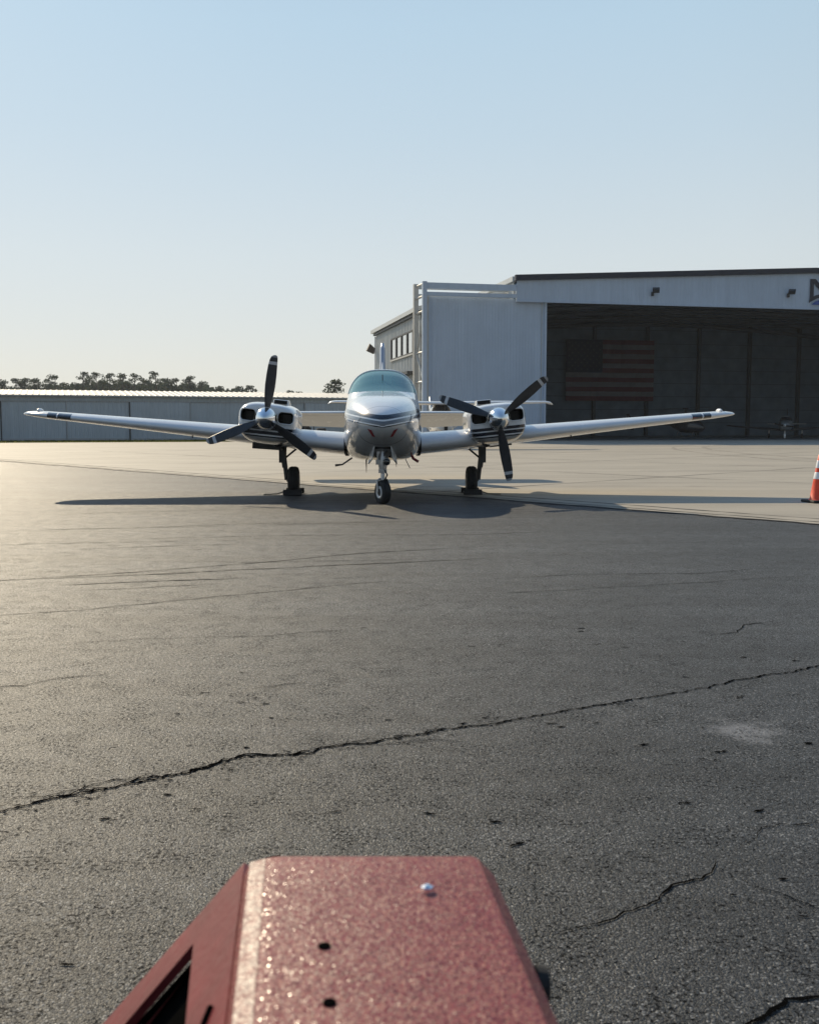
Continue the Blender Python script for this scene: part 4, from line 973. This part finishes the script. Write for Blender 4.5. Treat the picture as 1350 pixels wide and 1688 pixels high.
MB().lathe([(-2.72, .01), (-2.6, .11), (-2.38, .16)], 'y', 16, (0, 0, 1.15)).build('spinner', M['white'], tp, True)
for x, y in ((-1.4, .2), (1.4, .2), (0, -1.7)):
    lg = MB().tube([(x, y, .75), (x, y, .24)], .05, 8).build('landing_gear', M['white'], tp)
    MB().lathe([(-.09, .12), (-.09, .2), (0, .22), (.09, .2), (.09, .12)], 'x', 18, (x, y, .22)).build('wheel_fairing', M['white'] if x == 0 else M['black_rubber'], lg, True)
# workbench, tool chest and a mast stand along the left of the hangar
wb = empty('workbench', in_hangar(7.0, 20), 0)
tag(wb, 'dark workbench with boxes inside the hangar beside the door leaf', 'workbench')
MB().box((0, 0, 1.0), (4.2, .8, .08)).build('bench_top', M['hangar_in_dark'], wb)
for q in (-1.9, 0, 1.9): MB().box((q, 0, .5), (.1, .7, .96)).build('leg', M['hangar_in_dark'], wb)
rb = random.Random(3)
for q in range(7):
    s1 = rb.uniform(.25, .5); hb_ = rb.uniform(.3, 1.1)
    p = in_hangar(5.2 + .6 * q, 20 + rb.uniform(-.15, .15))
    bx = bevel(MB().box((0, 0, hb_ / 2), (s1, .4, hb_)).build('storage_box', M['dark_metal'] if q % 2 else M['hangar_in'], None), .02)
    bx.location = (p[0], p[1], 1.06); bx.rotation_euler = (0, 0, R(12))
    tag(bx, f'dark storage box on the hangar workbench, {ORD[q]} from the left', 'box', 'boxes on the workbench')

# ================================================================== TRAFFIC CONE
cn_ = empty('traffic_cone', (5.99, 14.60, .004), R(8))
tag(cn_, 'orange traffic cone with two white bands on the concrete at the right edge', 'cone')
bevel(MB().box((0, 0, .02), (.37, .37, .04)).build('cone_base', M['black_rubber'], cn_), .012)
def cone_r(z): return .135 - .105 * (z - .04) / .66
MB().lathe([(.035, .155), (.05, .140), (.06, cone_r(.06)), (.30, cone_r(.3)), (.69, cone_r(.69)), (.70, cone_r(.7) - .008)], 'z', 40).build('cone_body', M['cone_orange'], cn_, deg=40)
for a, b in ((.345, .445), (.505, .615)): MB().lathe([(a, cone_r(a) + .001), (a + .003, cone_r(a) + .003), (b - .003, cone_r(b) + .003), (b, cone_r(b) + .001)], 'z', 40).build('reflective_band', M['white_band'], cn_, deg=40)

# ================================================================== RED TUG IN THE FOREGROUND
tg = empty('equipment_cart', (0, 0, 0), 0)
tag(tg, 'speckled red metal cover with two bolt holes at the bottom, close and out of focus', 'cart')
ZT = .757; XL, XR, YF, YB = -.138, .064, .815, .20
def sk(x, y): return x + (YF - y) * .11              # the cover stands slightly askew
prof = [(XL - .002, ZT - .022), (XL + .000, ZT - .012), (XL + .004, ZT - .0052), (XL + .022, ZT - .0006), (XL + .028, ZT), (XR - .010, ZT), (XR - .006, ZT - .001), (XR + .007, ZT - .015), (XR + .009, ZT - .022), (XR + .010, ZT - .06), (XR + .03, ZT - .20), (XR + .06, .30), (XR + .06, .12)]
top = MB(); L_ = len(prof); ys_ = [YF + .035, YF + .028, YF + .012, YF] + [YF - (YF - YB) * i / 14 for i in range(1, 15)]
for i, y in enumerate(ys_):
    dz = [.036, .018, .004, 0][i] if i < 4 else 0
    top.v += [(sk(x, y), y, z - dz) for x, z in prof]
for i in range(len(ys_) - 1):
    for k_ in range(L_ - 1): top.f.append((i * L_ + k_, i * L_ + k_ + 1, (i + 1) * L_ + k_ + 1, (i + 1) * L_ + k_))
tpo = top.build('top_cover', M['red'], tg, deg=25)
MB().face([(sk(x, YF + .034), YF + .034, z - .036) for x, z in prof] + [(-.34, YF + .034, .12), (-.34, YF + .034, .46)]).build('front_panel', M['red_smooth'], tg)
def fl(a, y): return (sk(XL, y) - .196 * a, y, ZT - .022 - .262 * a)   # a: 0 at the top edge, 1 at the lower edge
lf = MB()
lf.face([fl(0, .85), fl(.217, .818), fl(1.0, .87), fl(1.0, .94)])
lf.face([fl(0, .85), fl(0, YB), fl(.38, YB), fl(.159, .642), fl(.217, .818)])
FLK = lf.build('left_flank', M['red_smooth'], tg)
sm = FLK.modifiers.new('s', 'SOLIDIFY'); sm.thickness = .008; sm.offset = 0
MB().face([(-.34, .86, .47), (-.30, YB, .47), (-.30, YB, .12), (-.34, .86, .12)]).build('left_side_panel', M['red_smooth'], tg)
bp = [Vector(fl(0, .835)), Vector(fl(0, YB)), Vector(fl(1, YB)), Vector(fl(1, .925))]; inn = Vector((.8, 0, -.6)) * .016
MB().face([p + inn for p in bp]).build('recess_shade', M['crack'], tg)  # black sheet behind the flank opening; the shadow there is in its colour
ih = MB().prism([(-.125, .715), (-.30, .475), (-.30, .14), (-.05, .14), (-.05, .715)], .22, .825).build('recess_shade_box', M['crack'], tg)  # added black box that deepens the painted shade in the opening
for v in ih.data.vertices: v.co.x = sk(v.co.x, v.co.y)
MB().rings([[(sk(XL + .0035, y), y, ZT - .0048), (sk(XL + .0165, y), y, ZT - .0014), (sk(XL + .0165, y), y, ZT - .004), (sk(XL + .0035, y), y, ZT - .008)] for y in [YF + .002 - (YF - YB) * i / 14 for i in range(15)]]).build('glint_edge', m_glint(), tg)  # sun glint on the left chamfer, painted as a pale strip
for x, y in ((-.0594, .671), (-.0505, .602)): MB().lathe([(ZT + .0012, .0004), (ZT + .0010, .0044), (ZT - .004, .0044)], 'z', 14, (x, y, 0)).build('bolt_hole', M['crack'], tg)
MB().lathe([(ZT, .0058), (ZT + .004, .0052), (ZT + .0055, .002)], 'z', 6, (.0138, .7544, 0)).build('hex_bolt', M['chrome'], tg)
MB().lathe([(-.004, .001), (.004, .014), (.012, .012), (.014, .002)], 'x', 16, (sk(XR, .685) + .009, .685, ZT - .036)).build('side_knob', M['black_rubber'], tg)
p0, p1 = Vector(fl(.06, .655)), Vector(fl(.10, .63)); nv = Vector((-.8, 0, .6)) * .005
MB().tube([p0 + nv, p1 + nv], .0026, 6).build('slot', M['crack'], tg)
MB().box((-.14, .52, .20), (.40, .55, .16)).build('chassis', M['dark_metal'], tg)
for sx in (-.30, .05):
    for yy in (.72, .32): MB().lathe([(-.035, .05), (-.04, .10), (0, .112), (.04, .10), (.035, .05)], 'x', 24, (sx, yy, .115)).build('wheel', M['black_rubber'], tg, True)

# ================================================================== HAZE
hzm = bpy.data.materials.new('haze_air'); hzm.use_nodes = True; nt = hzm.node_tree; nt.nodes.remove(nt.nodes['Principled BSDF'])
pv = nt.nodes.new('ShaderNodeVolumePrincipled'); pv.inputs['Color'].default_value = (.90, .93, .97, 1); pv.inputs['Density'].default_value = .0003
nt.links.new(pv.outputs[0], nt.nodes['Material Output'].inputs['Volume'])
hzo = MB().box((0, 190, 9.4), (900, 500, 21.2)).build('haze', hzm)
tag(hzo, 'pale afternoon haze over the airfield', 'haze', kind='stuff')
